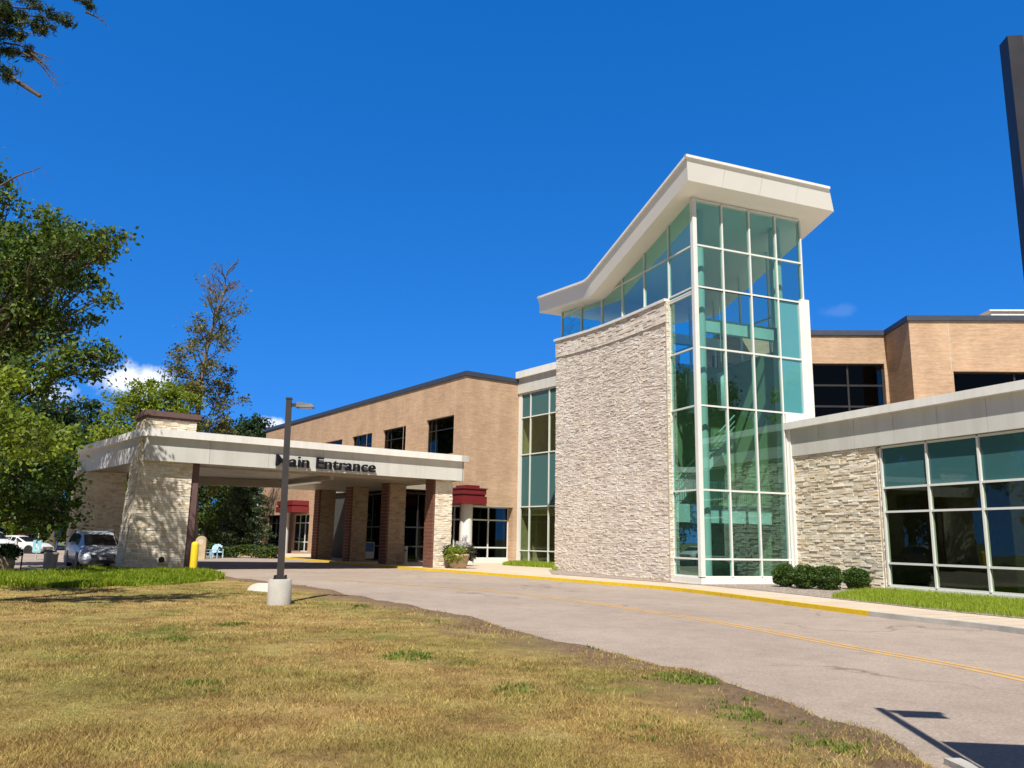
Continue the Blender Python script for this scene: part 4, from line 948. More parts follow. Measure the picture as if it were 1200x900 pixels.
# clipped shrubs beside the stone wall
lab=['leftmost of the four clipped round shrubs, against the white tower pier','second clipped round shrub from the tower, in front of the stone wall','largest clipped round shrub, third from the tower','separate clipped round shrub standing apart nearest the wing windows']
for i,(x,y,rad,h) in enumerate(((10.72,32.2,.47,.84),(11.12,31.1,.48,.86),(11.80,30.75,.56,.88),(13.12,31.3,.50,.80))):
    sh=thing('clipped_shrub','dense dark green '+lab[i],'shrub',(x,y,0),0,'clipped shrubs along the wing')
    r=np.random.default_rng(50+i); n=5200; v=r.normal(size=(n,3)); v/=np.linalg.norm(v,axis=1)[:,None]
    bumpf=1+.10*np.sin(v[:,0]*5+i)*np.cos(v[:,1]*6+2*i)+.06*np.sin(v[:,2]*9+i)
    v*=(r.random(n)**.18*bumpf)[:,None]*np.array((rad,rad,h*.52)); v[:,2]+=h*.5; v=v[v[:,2]>.03]
    leaf_quads('crown',v,.075,M['box'],r,sh); f=MB(); f.tube([(0,0,-.05),(0,0,h*.6)],[.05,.03]); f.build('stem',M['bark'],sh)

# left side: tub, hoop rack, litter bin, signs
tb=thing('planter_tub','weathered round planter tub with a dark leafy shrub at the left edge','planter',at(-4,684,30.5)); tb.location.z=-.02
f=MB(); f.lathe([(.42,0),(.5,.35),(.48,.7),(.44,.7),(.43,.62),(.01,.62)],24); f.lathe([(.475,.18),(.485,.18),(.49,.24),(.48,.24)],24); f.build('tub',M['barrel'],tb)
leafball('shrub',(.2,0,.82),(.5,.45,.28),1200,.13,M['dkleaf'],tb,31)
hr=thing('bike_rack','black bent tube bicycle hoop standing left of the silver minivan','bicycle rack',at(10,668,36.5)); hr.location.z=RZ
f=MB(); f.tube([(-.75,0,0),(-.75,0,.55),(-.7,0,.78),(-.55,0,.9),(-.3,0,.93),(0,0,.93),(.3,0,.93),(.42,0,.88),(.5,0,.78),(.52,0,.6),(.52,0,0)],.03,8); f.tube([(-.3,0,.93),(-.25,0,.7),(-.1,0,.6),(.1,0,.6),(.22,0,.7),(.25,0,.93)],.028,8); f.build('tube_frame',M['black'],hr)
for x in (-.75,.52): f=MB(); f.lathe([(.08,0),(.08,.015)],12,0,(x,0,0)); f.build('foot_plate',M['black'],hr)
lb=thing('litter_bin','round grey concrete litter bin behind the thin sign post left of the minivan','litter bin',at(58,667,37.8)); lb.location.z=RZ
f=MB(); f.lathe([(.24,0),(.28,.05),(.29,.62),(.31,.66),(.31,.74),(.22,.76),(.2,.7),(.01,.7)],24); f.build('drum',M['concrete_g'],lb)
f=MB(); f.lathe([(.2,.71),(.19,.78),(.1,.82),(.01,.83)],20); f.build('lid',M['black'],lb)
sp=thing('sign_post','thin dark sign post standing right behind the concrete litter bin','sign post',at(63,666,38.4)); sp.location.z=RZ
f=MB(); f.bar((0,0,0),(0,0,1.95),.06,.06); f.build('post',M['navy'],sp); f=MB(); f.box(-.16,.16,-.04,-.03,1.45,1.93); f.build('sign_plate',M['navy'],sp)
cs=thing('parking_sign','cyan parking sign panel on a thin post in front of the white sedan','parking sign',at(42,654,50)); cs.location.z=RZ
f=MB(); f.bar((0,0,0),(0,0,1.95),.05,.05); f.build('post',M['concrete_g'],cs); f=MB(); f.box(-.25,.25,-.05,-.03,.42,1.15); f.build('sign_panel',M['cyan'],cs)
f=MB()
f.lathe([(.05,-.008),(.05,.0)],14,0,(0,0,0)); 
ic=f.build('wheelchair_symbol',M['white'],cs,(-.03,-.05,1.0)); ic.rotation_euler.x=R(90)
f=MB(); f.box(-.05,.02,-.058,-.051,.72,.93); f.box(.02,.13,-.058,-.051,.72,.77); f.box(.10,.14,-.058,-.051,.56,.72); 
for k in range(10):
    a0=R(150+24*k);a1=R(150+24*(k+1)); 
    p=lambda a,r:(-.03+r*math.cos(a),-.056,.66+r*math.sin(a))
    f.quad(p(a0,.12),p(a1,.12),p(a1,.15),p(a0,.15))
f.build('wheelchair_symbol',M['white'],cs)
am=thing('stone_marker','tan round topped stone marker across the drive behind the yellow bollard','marker',at(234.5,652,57)); am.location.z=RZ
n=14; prof=[(-.36,0),(.36,0)]+[(.36*math.cos(math.pi*i/n),1.2+.36*math.sin(math.pi*i/n)) for i in range(n+1)]
f=MB(); m_=len(prof); f.add([(x,-.12,z) for x,z in prof]+[(x,.12,z) for x,z in prof],[tuple(range(m_)),tuple(range(m_,2*m_))[::-1]]+[(i,(i+1)%m_,m_+(i+1)%m_,m_+i) for i in range(m_)]); f.build('slab',M['tanstone'],am,None,0,True)
prof=[(.2*math.cos(2*math.pi*i/18),1.15+.2*math.sin(2*math.pi*i/18)) for i in range(18)]
f=MB(); f.add([(x,-.13,z) for x,z in prof],[tuple(range(18))]); f.build('plaque',M['concrete'],am)
def chair(pos,rot,mat,label):
    c=thing('garden_chair',label,'chair',pos,rot,'garden chairs across the drive'); c.location.z=RZ
    f=MB(); 
    for k in range(5): f.box(-.27+.11*k,-.17+.11*k,-.25,.28,.38,.41)
    f.build('seat',mat,c); f=MB()
    for k in range(5):
        x=-.22+.11*k; h=1.0-.04*abs(k-2)**1.5; f.hexa([(x-.045,.28,.38),(x+.045,.28,.38),(x+.045,.31,.38),(x-.045,.31,.38)],[(x-.055,.48,h),(x+.055,.48,h),(x+.055,.51,h),(x-.055,.51,h)])
    f.build('backrest',mat,c); f=MB()
    f.box(-.40,-.28,-.3,.4,.58,.61); f.build('armrest',mat,c); f=MB(); f.box(.28,.40,-.3,.4,.58,.61); f.build('armrest',mat,c)
    for x in (-.34,.34):
        f=MB(); f.box(x-.03,x+.03,-.28,-.2,0,.58); f.build('leg',mat,c); f=MB(); f.bar((x,.34,0),(x,.3,.58),.06,.06); f.build('leg',mat,c)
chair(at(246,653,59),R(-25),M['skyplastic'],'pale blue slatted garden chair across the drive, the nearer one'); chair(at(255,652,61),R(20),M['skyplastic'],'pale blue slatted garden chair across the drive, beside the trimmed hedge'); chair(at(217,652,60),R(10),M['navy'],'dark navy slatted garden chair glimpsed right of the leaning pier')
fs_=thing('floor_sign','blue and white standing notice board in the shade under the canopy','notice board',PQ(25.,51.6,-.01),A35+R(-10))
f=MB(); f.box(-.42,.42,-.02,.02,.15,1.25); f.build('board',M['white'],fs_); f=MB(); f.box(-.38,.38,-.03,-.022,.62,1.2); f.build('blue_panel',M['blue'],fs_)
for x in (-.36,.36):
    f=MB(); f.bar((x,-.25,0),(x,0,.2),.04,.04); f.bar((x,.25,0),(x,0,.2),.04,.04); f.build('leg',M['black'],fs_)
# low hedge at the far side of the drive
hg=thing('low_hedge','low trimmed green hedge at the far end of the brick building','hedge',at(278,652,62)); hg.location.z=RZ
r=np.random.default_rng(77); n=9000; C=np.stack([r.uniform(-3,3,n),r.uniform(-.7,.7,n),r.random(n)**.5*.85],1); e=np.abs(C[:,0]); C[:,2]+=.12*np.sin(C[:,0]*2.2); leaf_quads('foliage',C,.16,M['midleaf'],r,hg)

# ------------------------------------------------------------------ vehicles
def car(name,label,loc,rot,S,paint,W,wheels,wr,win,ws,opts):
    """S: stations front to rear (x, zbot, zbelt, zroof, half width, half roof width); x runs backwards from the nose at 0"""
    c=thing(name,label,'car',loc,rot,opts.get('group'))
    def ring(s):
        x,zb,zs,zr,wb,wrf=s; zm=(zb+zs)/2
        return [(0,x,zb),(wb*.86,x,zb),(wb*.97,x,zb+.12),(wb,x,zm),(wb*.965,x,zs),(wrf,x,zr-.05 if zr-zs>.12 else zr-.015),(wrf*.8,x,zr-.012),(0,x,zr)]
    rings=[ring(s) for s in S]; k=len(rings[0]); m=MB()
    vs=[];fs=[]
    for q in rings:
        vs+=q; vs+=[(-a,b,z) for a,b,z in q]
    for i in range(len(rings)-1):
        for side in (0,1):
            o=i*2*k+side*k;p=(i+1)*2*k+side*k
            for j in range(k-1):
                f=(o+j,o+j+1,p+j+1,p+j); fs.append(f if side else f[::-1])
    fs.append(tuple(range(k))+tuple(range(2*k-1,k,-1))); e=(len(rings)-1)*2*k; fs.append(tuple(range(e,e+k))[::-1]+tuple(range(e+k,e+2*k)))
    m.add(vs,fs,0,True); body=m.build('body',paint,c,None,0,True)
    md=body.modifiers.new('sub','EDGE_SPLIT'); md.split_angle=R(38)
    # side windows
    for a,b in win:
        for sd in (1,-1):
            g=MB()
            def pt(st,j,t): 
                q0=Vector(rings[st][4]);q1=Vector(rings[st][5]); v=q0.lerp(q1,t); v.x=(v.x+.012)*sd; return v
            P=[pt(a,4,.10),pt(b,4,.10),pt(b,4,.88),pt(a,4,.88)]
            # shrink ends
            dx=Vector((0,.03,0)); P=[P[0]+dx,P[1]-dx,P[2]-dx,P[3]+dx]
            if (P[3]-P[0]).length<.12: P=[P[0],P[1],P[2]]
            g.add(P,[tuple(range(len(P)))]); g.build('side_window',M['carglass'],c)
    def screen(a,b,nm):
        g=MB(); A=rings[a];B=rings[b]; off=Vector((0,-.012 if a<b and nm=='windscreen' else .012,.014))
        f0=[Vector(A[5]),Vector(A[6]),Vector(A[7])];f1=[Vector(B[5]),Vector(B[6]),Vector(B[7])]
        row0=[p.lerp(q,.06)+off for p,q in zip(f0,f1)];row1=[p.lerp(q,.93)+off for p,q in zip(f0,f1)]
        L=[Vector((-p.x*.95,p.y,p.z)) for p in row0][:2]+[row0[2]]+[Vector((p.x*.95,p.y,p.z)) for p in row0][1::-1]
        U=[Vector((-p.x*.93,p.y,p.z)) for p in row1][:2]+[row1[2]]+[Vector((p.x*.93,p.y,p.z)) for p in row1][1::-1]
        g.add(L+U,[(i,i+1,i+6,i+5) for i in range(4)],0,True); return g.build(nm,M['carglass'],c)
    screen(*ws[0],'windscreen'); screen(*ws[1],'rear_window')
    for y in wheels:
        for sd in (1,-1):
            x=sd*(W-.13); t=MB(); t.lathe([(wr*.62,-.11),(wr*.93,-.115),(wr,-.08),(wr,.08),(wr*.93,.115),(wr*.62,.11)],26)
            o=t.build('wheel',M['tyre'],c,(x,y,wr)); o.rotation_euler=(0,R(90)*sd,0)
            q=MB(); q.lathe([(.001,.085),(wr*.15,.09),(wr*.17,.06),(wr*.6,.05),(wr*.66,.1),(wr*.66,-.05)],24)
            for s in range(5):
                a=s*R(72); q.bar((0,0,.08),(wr*.6*math.cos(a),wr*.6*math.sin(a),.085),.09,.03)
            q.build('rim',M['rim'],o)
            ar=MB(); ar.lathe([(.001,0),(wr*1.17,0),(wr*1.17,.03),(wr*1.1,.035)],26); ao=ar.build('wheel_arch',M['cardark'],c,(sd*(W-.032),y,wr+.02)); ao.rotation_euler=(0,R(90)*sd,0)
    n0=opts['nose']   # (y at lamp, z lamp, half width, grille z0,z1)
    ly,lz,lw,gz0,gz1=n0
    for sd in (1,-1):
        h=MB(); a=[(sd*lw*.42,ly-.10,lz-.05),(sd*lw*.90,ly+.16,lz-.03),(sd*lw*.93,ly+.30,lz+.09),(sd*lw*.5,ly+.02,lz+.07)]; b=[(x,y-.07,z) for x,y,z in a]
        h.hexa(b,a); h.build('headlight',opts.get('lamp',M['lens']),c,None,0,True)
        h=MB(); h.box(*sorted((sd*(W*.80),sd*(W*.88))),opts['len']-.06,opts['len']+.015,.75,1.15); h.build('tail_light',M['redlamp'],c)
        h=MB(); my=opts['mirror']; h.hexa([(sd*(W-.02),my,opts['mz']),(sd*(W+.19),my-.02,opts['mz']),(sd*(W+.19),my+.10,opts['mz']),(sd*(W-.02),my+.10,opts['mz'])],[(sd*(W-.02),my,opts['mz']+.14),(sd*(W+.17),my-.02,opts['mz']+.16),(sd*(W+.17),my+.1,opts['mz']+.16),(sd*(W-.02),my+.1,opts['mz']+.12)]); h.build('mirror',paint,c,None,0,True)
    g=MB(); g.hexa([(-lw*.52,-.055,gz0),(lw*.52,-.055,gz0),(lw*.5,.1,gz0),(-lw*.5,.1,gz0)],[(-lw*.6,-.015,gz1),(lw*.6,-.015,gz1),(lw*.6,.15,gz1),(-lw*.6,.15,gz1)]); gr=g.build('grille',M['cardark'],c)
    g=MB()
    for k in range(3): z=gz0+(gz1-gz0)*(k+.6)/3.4; g.box(-lw*.5,lw*.5,-.062,-.04,z,z+.018)
    g.build('chrome_bar',M['rim'],gr)
    g=MB(); g.hexa([(-lw*.62,-.06,.24),(lw*.62,-.06,.24),(lw*.62,.1,.24),(-lw*.62,.1,.24)],[(-lw*.5,-.075,.40),(lw*.5,-.075,.40),(lw*.5,.1,.40),(-lw*.5,.1,.40)]); g.build('lower_intake',M['cardark'],c)
    g=MB(); g.box(-.16,.16,-.085,-.075,.43,.53); g.build('number_plate',M['plate'],c)
    g=MB()
    for sd in (1,-1):
        g.box(*sorted((sd*(W*.985),sd*(W*1.004))),wheels[0]+wr*1.25,wheels[1]-wr*1.25,.2,.36)
    g.build('sill_trim',M['cardark'],c)
    return c
VAN=[(0,.34,.50,.60,.70,.55),(.10,.24,.62,.76,.86,.66),(.42,.22,.80,.92,.96,.72),(.95,.22,.98,1.06,.995,.74),(1.9,.22,1.10,1.62,1.0,.70),(2.3,.22,1.10,1.72,1.0,.74),(3.4,.22,1.10,1.77,1.0,.76),(4.4,.24,1.12,1.74,.99,.75),(4.85,.28,1.12,1.62,.97,.72),(5.1,.40,1.05,1.12,.93,.70)]
loc=PQ(7.15,43.0,RZ)
vn=car('parked_minivan','silver blue minivan parked nose forward left of the leaning stone pier',loc,A35,VAN,M['silver'],1.0,(1.0,4.05),.35,[(3,4),(4,5),(5,6),(6,7),(7,8)],((3,4),(8,9)),dict(nose=(.28,.74,.95,.5,.66),len=5.08,mirror=1.75,mz=1.08))
f=MB(); f.box(-.72,-.67,2.2,4.5,1.79,1.83); f.box(.67,.72,2.2,4.5,1.79,1.83); f.build('roof_rail',M['rim'],vn)
SUVS=[(0,.40,.62,.72,.72,.55),(.10,.30,.74,.9,.88,.66),(.45,.28,.92,1.04,.94,.74),(1.25,.28,1.08,1.14,.96,.76),(2.0,.28,1.12,1.68,.96,.68),(2.5,.28,1.12,1.76,.96,.72),(3.6,.28,1.12,1.76,.96,.72),(4.4,.32,1.12,1.66,.95,.70),(4.75,.42,1.08,1.15,.92,.68)]
su=car('parked_suv','white sport utility car parked at the far left, its dark grille turned to the right',at(7,651,60),R(62),SUVS,M['cwhite'],.96,(.95,3.75),.37,[(3,4),(4,5),(5,6),(6,7)],((3,4),(7,8)),dict(nose=(.3,.88,.92,.66,.86),len=4.74,mirror=1.75,mz=1.1,group='white cars in the left parking lot'))
su['label']='white sport utility car parked at the far left, its dark grille turned to the right'; su.location.z=RZ-.1
SED=[(0,.34,.50,.58,.70,.5),(.10,.24,.58,.72,.84,.6),(.5,.2,.74,.86,.90,.7),(1.35,.2,.90,.96,.92,.72),(2.2,.2,.96,1.36,.92,.62),(2.6,.2,.96,1.44,.92,.64),(3.3,.2,.97,1.42,.92,.64),(4.2,.22,.98,1.08,.90,.66),(4.75,.3,.92,.98,.84,.6),(4.85,.4,.8,.86,.8,.6)]
se=car('parked_sedan','white sedan parked side on between the sport utility car and the dark stone pier',at(55,650,63),R(80),SED,M['cwhite'],.92,(.9,3.75),.33,[(3,4),(4,5),(5,6),(6,7)],((3,4),(6,7)),dict(nose=(.3,.66,.86,.46,.6),len=4.84,mirror=1.85,mz=.95,group='white cars in the left parking lot'))
se.location.z=RZ-.1
rc=car('parked_sedan','dark red car mostly hidden behind the white cars in the left parking lot',at(29,645,72),R(30),SED,M['cred'],.92,(.9,3.75),.33,[(3,4),(4,5),(5,6),(6,7)],((3,4),(6,7)),dict(nose=(.3,.66,.86,.46,.6),len=4.84,mirror=1.85,mz=.95)); rc.location.z=RZ
for c in (su,se,rc,vn): c['category']='car'
vn['category']='minivan'

# ------------------------------------------------------------------ trees
def limb(mb,a,b,r0,r1,rg,n=6,wob=.08,sides=6):
    a=Vector(a);b=Vector(b);L=(b-a).length; pts=[]
    for i in range(n+1):
        t=i/n; p=a.lerp(b,t); p.z+=math.sin(t*3.14)*L*.06
        if 0<i<n: p+=Vector((rg.uniform(-1,1),rg.uniform(-1,1),rg.uniform(-1,1)))*L*wob*.5
        pts.append(p)
    mb.tube(pts,[r0+(r1-r0)*i/n for i in range(n+1)],sides); return pts
def leafy(name,label,base,trunk_h,r,blobs,mat,size,dens,seed,bark=None,twigs=2,cat='tree',group=None,hole=.5):
    """blobs: (x,y,z,rx,rz) in world; crown of leaf clumps inside them; limbs reach from the trunk to each blob"""
    base=Vector(base); t=thing(name,label,cat,base,0,group); rg=random.Random(seed); rn=np.random.default_rng(seed)
    top=Vector((0,0,trunk_h)); tm=MB(); tp=[Vector((0,0,-.3)),Vector((0,0,.3)),Vector((rg.uniform(-.1,.1),rg.uniform(-.1,.1),trunk_h*.5)),top]
    tm.tube(tp,[r*1.35,r,r*.8,r*.55],10)
    C=[]
    for (x,y,z,rx,rz) in blobs:
        c=Vector((x,y,z))-base; st=tp[2].lerp(tp[3],rg.random()) if c.z>trunk_h*.5 else tp[1].lerp(tp[2],.5+.5*rg.random())
        if c.z<st.z and c.z>0: st=Vector((0,0,max(c.z*.75,.3)))
        pts=limb(tm,st,c,r*.32,r*.07,rg)
        for k in range(twigs):
            dv=Vector((rg.gauss(0,1),rg.gauss(0,1),rg.gauss(0,.8))).normalized(); limb(tm,pts[3+k%3],c+Vector((dv.x*rx,dv.y*rx,dv.z*rz))*.9,r*.10,r*.025,rg,4,.1,4)
        nc=max(5,min(26,int(9*rx/(size*5)))); nl=int(dens*rx*rx/(size*size)/nc)+4
        cc=rn.normal(size=(nc,3)); cc/=np.linalg.norm(cc,axis=1)[:,None]; cc*=(rn.random(nc)**.4)[:,None]*np.array((rx,rx,rz)); cc+=np.array(c)
        rad=.26*min(rx,rz)+.10+size*.8
        L=rn.normal(size=(nc,nl,3))*rad*np.array((.62,.62,.42))*(.6+.8*rn.random((nc,1,1)))
        C.append((cc[:,None,:]+L).reshape(-1,3))
    C=np.concatenate(C); tm.build('trunk',bark or M['bark'],t); leaf_quads('crown',C,size,mat,rn,t,None,.2); return t
def AT(x,y,Y,rpx): 
    p=at(x,y,Y); k=Y/F_PX*1.08; return (p.x,p.y,p.z,rpx*k)
def blobs_px(lst,jit,seed,flat=.8):
    rg=random.Random(seed); o=[]
    for (x,y,rp,Y) in lst:
        p=AT(x,y,Y,rp); o.append((p[0],p[1],p[2],p[3],p[3]*flat))
    return o
# big oak at the left edge: trunk just outside the frame, limbs reach in over the lawn
oak=[(-12, 215, 22.4, 28.6), (6, 232, 20.6, 28.6), (0, 275, 25.8, 28.6), (35, 285, 25.8, 28.1), (75, 282, 24.1, 27.6), (112, 280, 22.8, 28.6), (138, 276, 11.4, 28.4), (20, 320, 36.1, 29.1), (70, 325, 24.1, 28.6), (100, 335, 19.0, 29.2), (118, 350, 13.3, 29.0), (106, 372, 10.4, 29.0), (40, 370, 41.3, 29.6), (70, 385, 25.8, 29.6), (15, 400, 38.7, 30.1), (85, 418, 20.6, 28.6), (115, 415, 20.9, 29.2), (136, 420, 13.3, 29.0), (110, 440, 15.2, 29.2), (70, 440, 24.1, 28.6), (30, 450, 34.4, 29.1), (5, 470, 31.0, 28.6), (20, 500, 27.5, 27.6), (60, 512, 20.6, 27.2), (80, 515, 12.0, 27.1), (35, 545, 31.0, 28.2), (72, 560, 22.4, 29.0), (78, 600, 20.6, 29.6), (60, 610, 18.9, 29.6), (20, 590, 29.2, 29.6), (-10, 560, 34.4, 28.6), (-25, 430, 51.6, 31.6), (-35, 330, 51.6, 31.6), (-40, 260, 34.4, 30.6), (-10, 620, 18.9, 30.1), (-60, 500, 51.6, 29.6), (60, 255, 22.4, 29.5), (-70, 250, 60.2, 33), (-70, 330, 60.2, 35), (-30, 300, 43.0, 34), (-90, 200, 60.2, 32), (20, 330, 34.4, 32), (102,284,22,29.6),(88,288,27,31),(70,298,29,33.5),(52,302,31,36),(32,300,33,38.5),(104,284,26,30.5),(88,300,26,32.5),(70,312,30,35),(45,325,34,38),(118,300,16,29.5),(28, 340, 40, 38), (50, 378, 30, 38), (0, 385, 45, 38), (30, 300, 35, 37)]
leafy('oak_tree','large oak with dark glossy leaves and long limbs reaching in from the left edge',(-22.5,30.5,0),7.0,.36,blobs_px(oak,0,1),M['oak'],.19,25,101,twigs=3)
# light green lower sapling in front of the oak
sap=[(4,440,26,20.5),(-8,478,34,20.5),(26,498,22,20.3),(58,512,16,20.2),(82,524,11,20.2),(14,528,20,20.5),(-24,520,30,20.5),(46,530,12,20.2)]
leafy('young_oak','young oak with sunlit yellow green leaves below the big oak at the left edge',(-15.2,20.9,0),4.2,.10,blobs_px(sap,0,2),M['limeleaf'],.15,26,102,twigs=3)
# pine whose branch tips hang in at the top left corner
def pine():
    base=Vector((-12.6,12.2,0)); t=thing('pine_tree','tall pine whose needled and bare branch tips hang into the top left corner','tree',base); rg=random.Random(5); rn=np.random.default_rng(5)
    tm=MB(); tm.tube([(0,0,-.3),(0,0,5),(0.1,0,11),(0,0,17)],[.30,.26,.18,.05],10); C=[]
    tips=[((100,2),14),((70,22),13.5),((40,-4),13.5),((20,24),13),((50,12),13),((28,40),13),((10,60),13),((30,62),13.2),((0,10),12.6),((5,84),12.8),((15,16),13),((85,-12),14),((60,-30),13.5),((10,-30),13),((-20,40),12.5),((-40,0),12.5),((-30,80),12.5),((2,36),12.8),((36,24),13.3),((55,30),13.4)]
    for (p,Y) in tips:
        c=at(p[0],p[1],Y)-base; s=Vector((0,0,c.z-1.0)); pts=limb(tm,s,c,.05,.012,rg,6,.05,5)
        for k in range(5):
            q=pts[2+k%5]; 
            for j in range(5):
                d=Vector((rg.gauss(0,1),rg.gauss(0,1),rg.gauss(0,.4))).normalized()*rg.uniform(.1,.38); e=q+d; tm.tube([q,e],[.010,.004],4); 
                n=42; tt=rn.random(n)[:,None]; C.append(np.array(q)+np.array(d)[None]*(.2+.8*tt)+rn.normal(size=(n,3))*.04)
    for a,b in (((0,88),(50,112)),((4,50),(62,70)),((20,58),(70,100)),((36,62),(64,92)),((100,14),(122,26)),((0,218),(48,196))):
        p,q=at(a[0],a[1],13.)-base,at(b[0],b[1],13.2)-base; pts=limb(tm,p,q,.022,.006,rg,5,.06,5)
        for k in range(7):
            s=pts[2+k%4]; e=s+Vector((rg.uniform(-.05,.25),rg.uniform(-.1,.1),rg.uniform(-.32,.1))); tm.tube([s,e],[.005,.002],4)
    tm.tube([at(6,86,13)-base,at(30,102,13)-base,at(47,113,13)-base],[.05,.035,.03],6)
    tm.build('trunk',M['bark'],t); leaf_quads('needles',np.concatenate(C),.13,M['pine'],rn,t,None,.1,.16)
pine()
def crown_px(name,label,x,yb,Y,lst,mat,size,dens,seed,trunk_h,r,bark=None,flat=.85,group=None):
    b=at(x,yb,Y); b.z=-.2; return leafy(name,label,b,trunk_h,r,blobs_px([(a,c,d,Y+e) for a,c,d,e in lst],0,seed,flat),mat,size,dens,seed,bark,twigs=2,group=group)
G='trees behind the car park'
crown_px('broadleaf_tree','dense dark green tree rising behind the left end of the canopy',60,650,74,[(40,500,30,0),(70,490,26,0),(55,530,36,0),(90,520,24,0),(30,550,36,0),(75,560,34,0),(45,590,30,0),(15,510,30,0)],M['dkleaf'],.34,42,201,7,.3,group=G)
crown_px('broadleaf_tree','slimmer dark tree with a pointed top left of the lime coloured tree',110,650,82,[(108,480,12,0),(112,500,20,0),(100,525,24,0),(122,530,20,0),(108,560,28,0),(120,590,24,0),(100,610,24,0)],M['dkleaf'],.36,42,202,8,.28,group=G)
crown_px('broadleaf_tree','bright lime green tree showing above the left of the canopy roof',160,650,66,[(140,480,18,0),(165,462,22,0),(150,505,28,0),(185,470,20,0),(200,455,16,0),(190,500,28,0),(215,480,20,0),(212,505,22,0),(170,530,28,0),(130,510,16,0),(150,560,28,0),(195,550,28,0)],M['limeleaf'],.27,40,203,8,.25,group=G)
crown_px('broadleaf_tree','mid green tree with rusty lower leaves seen under the canopy beside the pier',238,650,84,[(230,560,20,0),(250,560,18,0),(262,575,16,0),(225,590,22,0),(248,600,20,0),(235,625,20,0),(222,535,24,0),(255,535,24,0)],M['midleaf'],.30,42,204,6,.25,group=G)
crown_px('broadleaf_tree','rounded far tree whose top shows between canopy roof and brick wing',292,650,104,[(285,502,16,0),(300,497,15,0),(270,508,14,0),(310,512,14,0),(285,530,26,0),(310,540,22,0)],M['dkleaf'],.40,40,205,9,.3,group=G)
crown_px('broadleaf_tree','sunlit low leafy tree behind the white cars',40,650,80,[(20,615,18,0),(45,608,20,0),(70,615,16,0),(5,600,22,0),(30,628,14,0),(60,628,12,0),(90,620,18,0)],M['limeleaf'],.28,40,206,3,.2,group=G)
crown_px('broadleaf_tree','dark woodland tree at the far left behind the oak',-10,650,92,[(-20,520,40,0),(10,560,44,0),(-10,600,40,0),(30,600,34,0),(60,590,30,0),(-40,570,50,0)],M['dkleaf'],.42,42,207,7,.3,group=G)
crown_px('broadleaf_tree','distant mid green tree filling the gap right of the leaning pier',215,650,98,[(205,560,26,0),(225,570,24,0),(200,600,26,0),(225,610,24,0),(180,580,30,0),(170,610,30,0),(150,600,30,0),(250,620,22,0)],M['midleaf'],.36,42,208,6,.3,group=G)
def spruce(x,yb,Y,h,wd,label,seed):
    b=at(x,yb,Y); b.z=-.2; t=thing('spruce_tree',label,'tree',b); rg=random.Random(seed); rn=np.random.default_rng(seed); tm=MB(); tm.tube([(0,0,0),(0,0,h*.5),(0,0,h)],[.22,.14,.02],8); C=[]
    z=.7
    while z<h-.3:
        L=wd*(1-z/h)**.8*(.8+.3*rg.random()); n=9
        for k in range(n):
            a=6.283*k/n+rg.random()*.6; l=L*rg.uniform(.75,1.1); e=Vector((math.cos(a)*l,math.sin(a)*l,z-l*.22)); tm.tube([(0,0,z),e],[.035,.008],4,0,False)
            m=int(60*l)+10; tt=rn.random(m)**.7; p=np.array((0,0,z))[None]*(1-tt)[:,None]+np.array(e)[None]*tt[:,None]; C.append(p+rn.normal(size=(m,3))*np.array((.22,.22,.12)))
        z+=.55
    tm.build('trunk',M['bark'],t); leaf_quads('needles',np.concatenate(C),.30,M['pine'],rn,t,None,.4,.3)
spruce(285,652,78,11,3.3,'dark drooping spruce beside the teal glazed bay under the canopy',301)
spruce(268,652,90,13,3.4,'darkest spruce in the shade behind the trimmed hedge',302)
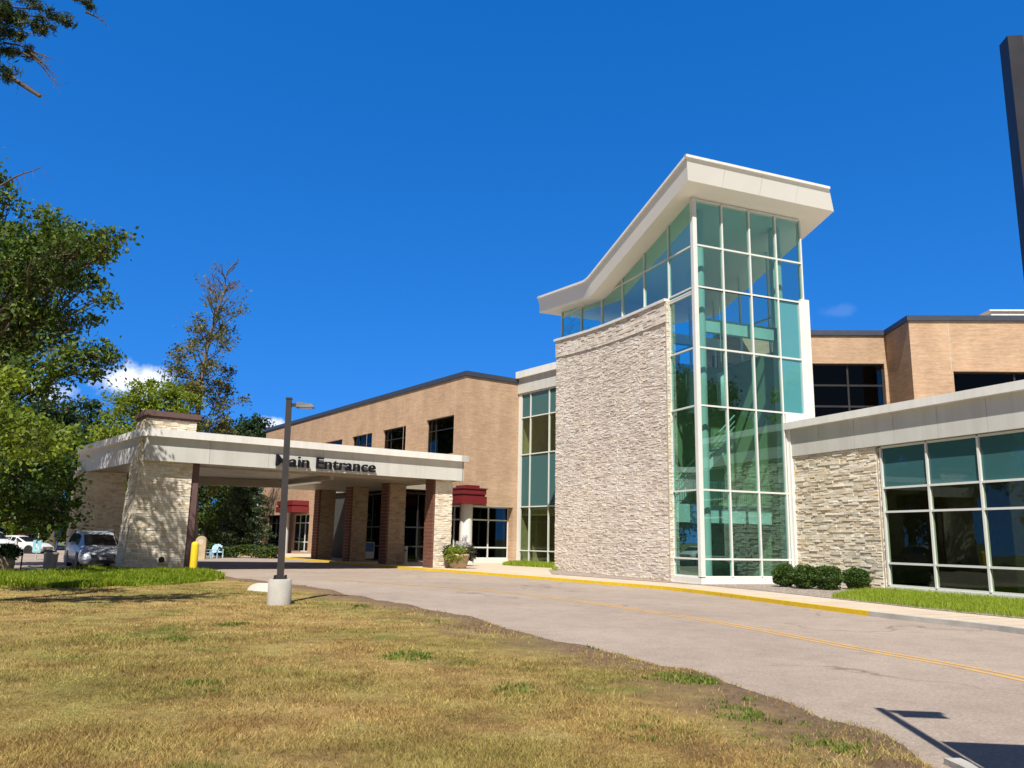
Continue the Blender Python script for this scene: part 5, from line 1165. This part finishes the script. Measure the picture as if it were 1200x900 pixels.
# half dead tree with bare grey top
def deadtop():
    Y=72; b=at(228,650,Y); b.z=-.2; t=thing('dying_tree','tall half dead tree with bare grey twigs at its top above the canopy','tree',b); rg=random.Random(9); rn=np.random.default_rng(9); tm=MB(); C=[]
    key=[at(228,600,Y)-b,at(230,520,Y)-b,at(233,470,Y)-b,at(240,420,Y)-b,at(250,380,Y)-b,at(262,345,Y)-b,at(266,318,Y)-b]
    tm.tube([(0,0,0)]+key,[.32,.28,.24,.2,.16,.11,.06,.02],8)
    def grow(p,d,L,r,lev,leaf):
        e=p+d*L+Vector((rg.uniform(-1,1),rg.uniform(-1,1),rg.uniform(-.3,1)))*L*.14; m=p.lerp(e,.5)+Vector((rg.uniform(-1,1),rg.uniform(-1,1),rg.uniform(-1,1)))*L*.07
        tm.tube([p,m,e],[r,r*.75,r*.5],4 if lev<2 else 5,0,False)
        if leaf and lev<=1:
            n=int(leaf*rg.random()**1.3); C.append(np.array(e)+rn.normal(size=(n,3))*L*.34)
        if lev>0:
            for k in range(3 if lev>1 else 4):
                q=m.lerp(e,rg.random()); dd=(d+Vector((rg.gauss(0,.6),rg.gauss(0,.6),rg.gauss(.15,.35)))).normalized(); grow(q,dd,L*rg.uniform(.5,.72),r*.5,lev-1,leaf)
    for i in range(1,len(key)):
        for k in range(13 if i>2 else 9):
            q=key[i-1].lerp(key[i],rg.random()); a=rg.random()*6.283; up=.75 if i>3 else .25; d=Vector((math.cos(a),math.sin(a)*.8,up)).normalized()
            L=[2.2,2.3,2.2,1.9,1.7,1.2][i-1]*rg.uniform(.7,1.1); grow(q,d,L,.065,2,[46,50,40,18,2,0][i-1])
    tm.build('trunk',M['greybark'],t); leaf_quads('crown',np.concatenate(C),.25,M['ochreleaf'],rn,t,None,.2)
deadtop()

# tree belts added beyond the frame so the window glass mirrors trees
src=[o for o in bpy.data.objects if o.name.startswith('broadleaf_tree') and o.parent is None]
rg2=random.Random(17)
for i,(x,y) in enumerate(((-62,78),(-70,66),(-76,54),(-82,44),(-88,33),(-90,22),(-86,10),(-66,88),(-98,40),(-80,64),(62,-14),(54,-24),(70,-4),(44,-34),(76,8),(60,-30))):
    c=copy_tree(src[i%4]); c.location=(x,y,-.2); c.rotation_euler=(0,0,rg2.random()*6.28); k=rg2.uniform(1.5,1.95); c.scale=(k,k,k)
    c['label']='added tree outside the frame, mirrored in the window glass'; c['group']='mirrored trees beyond the frame'
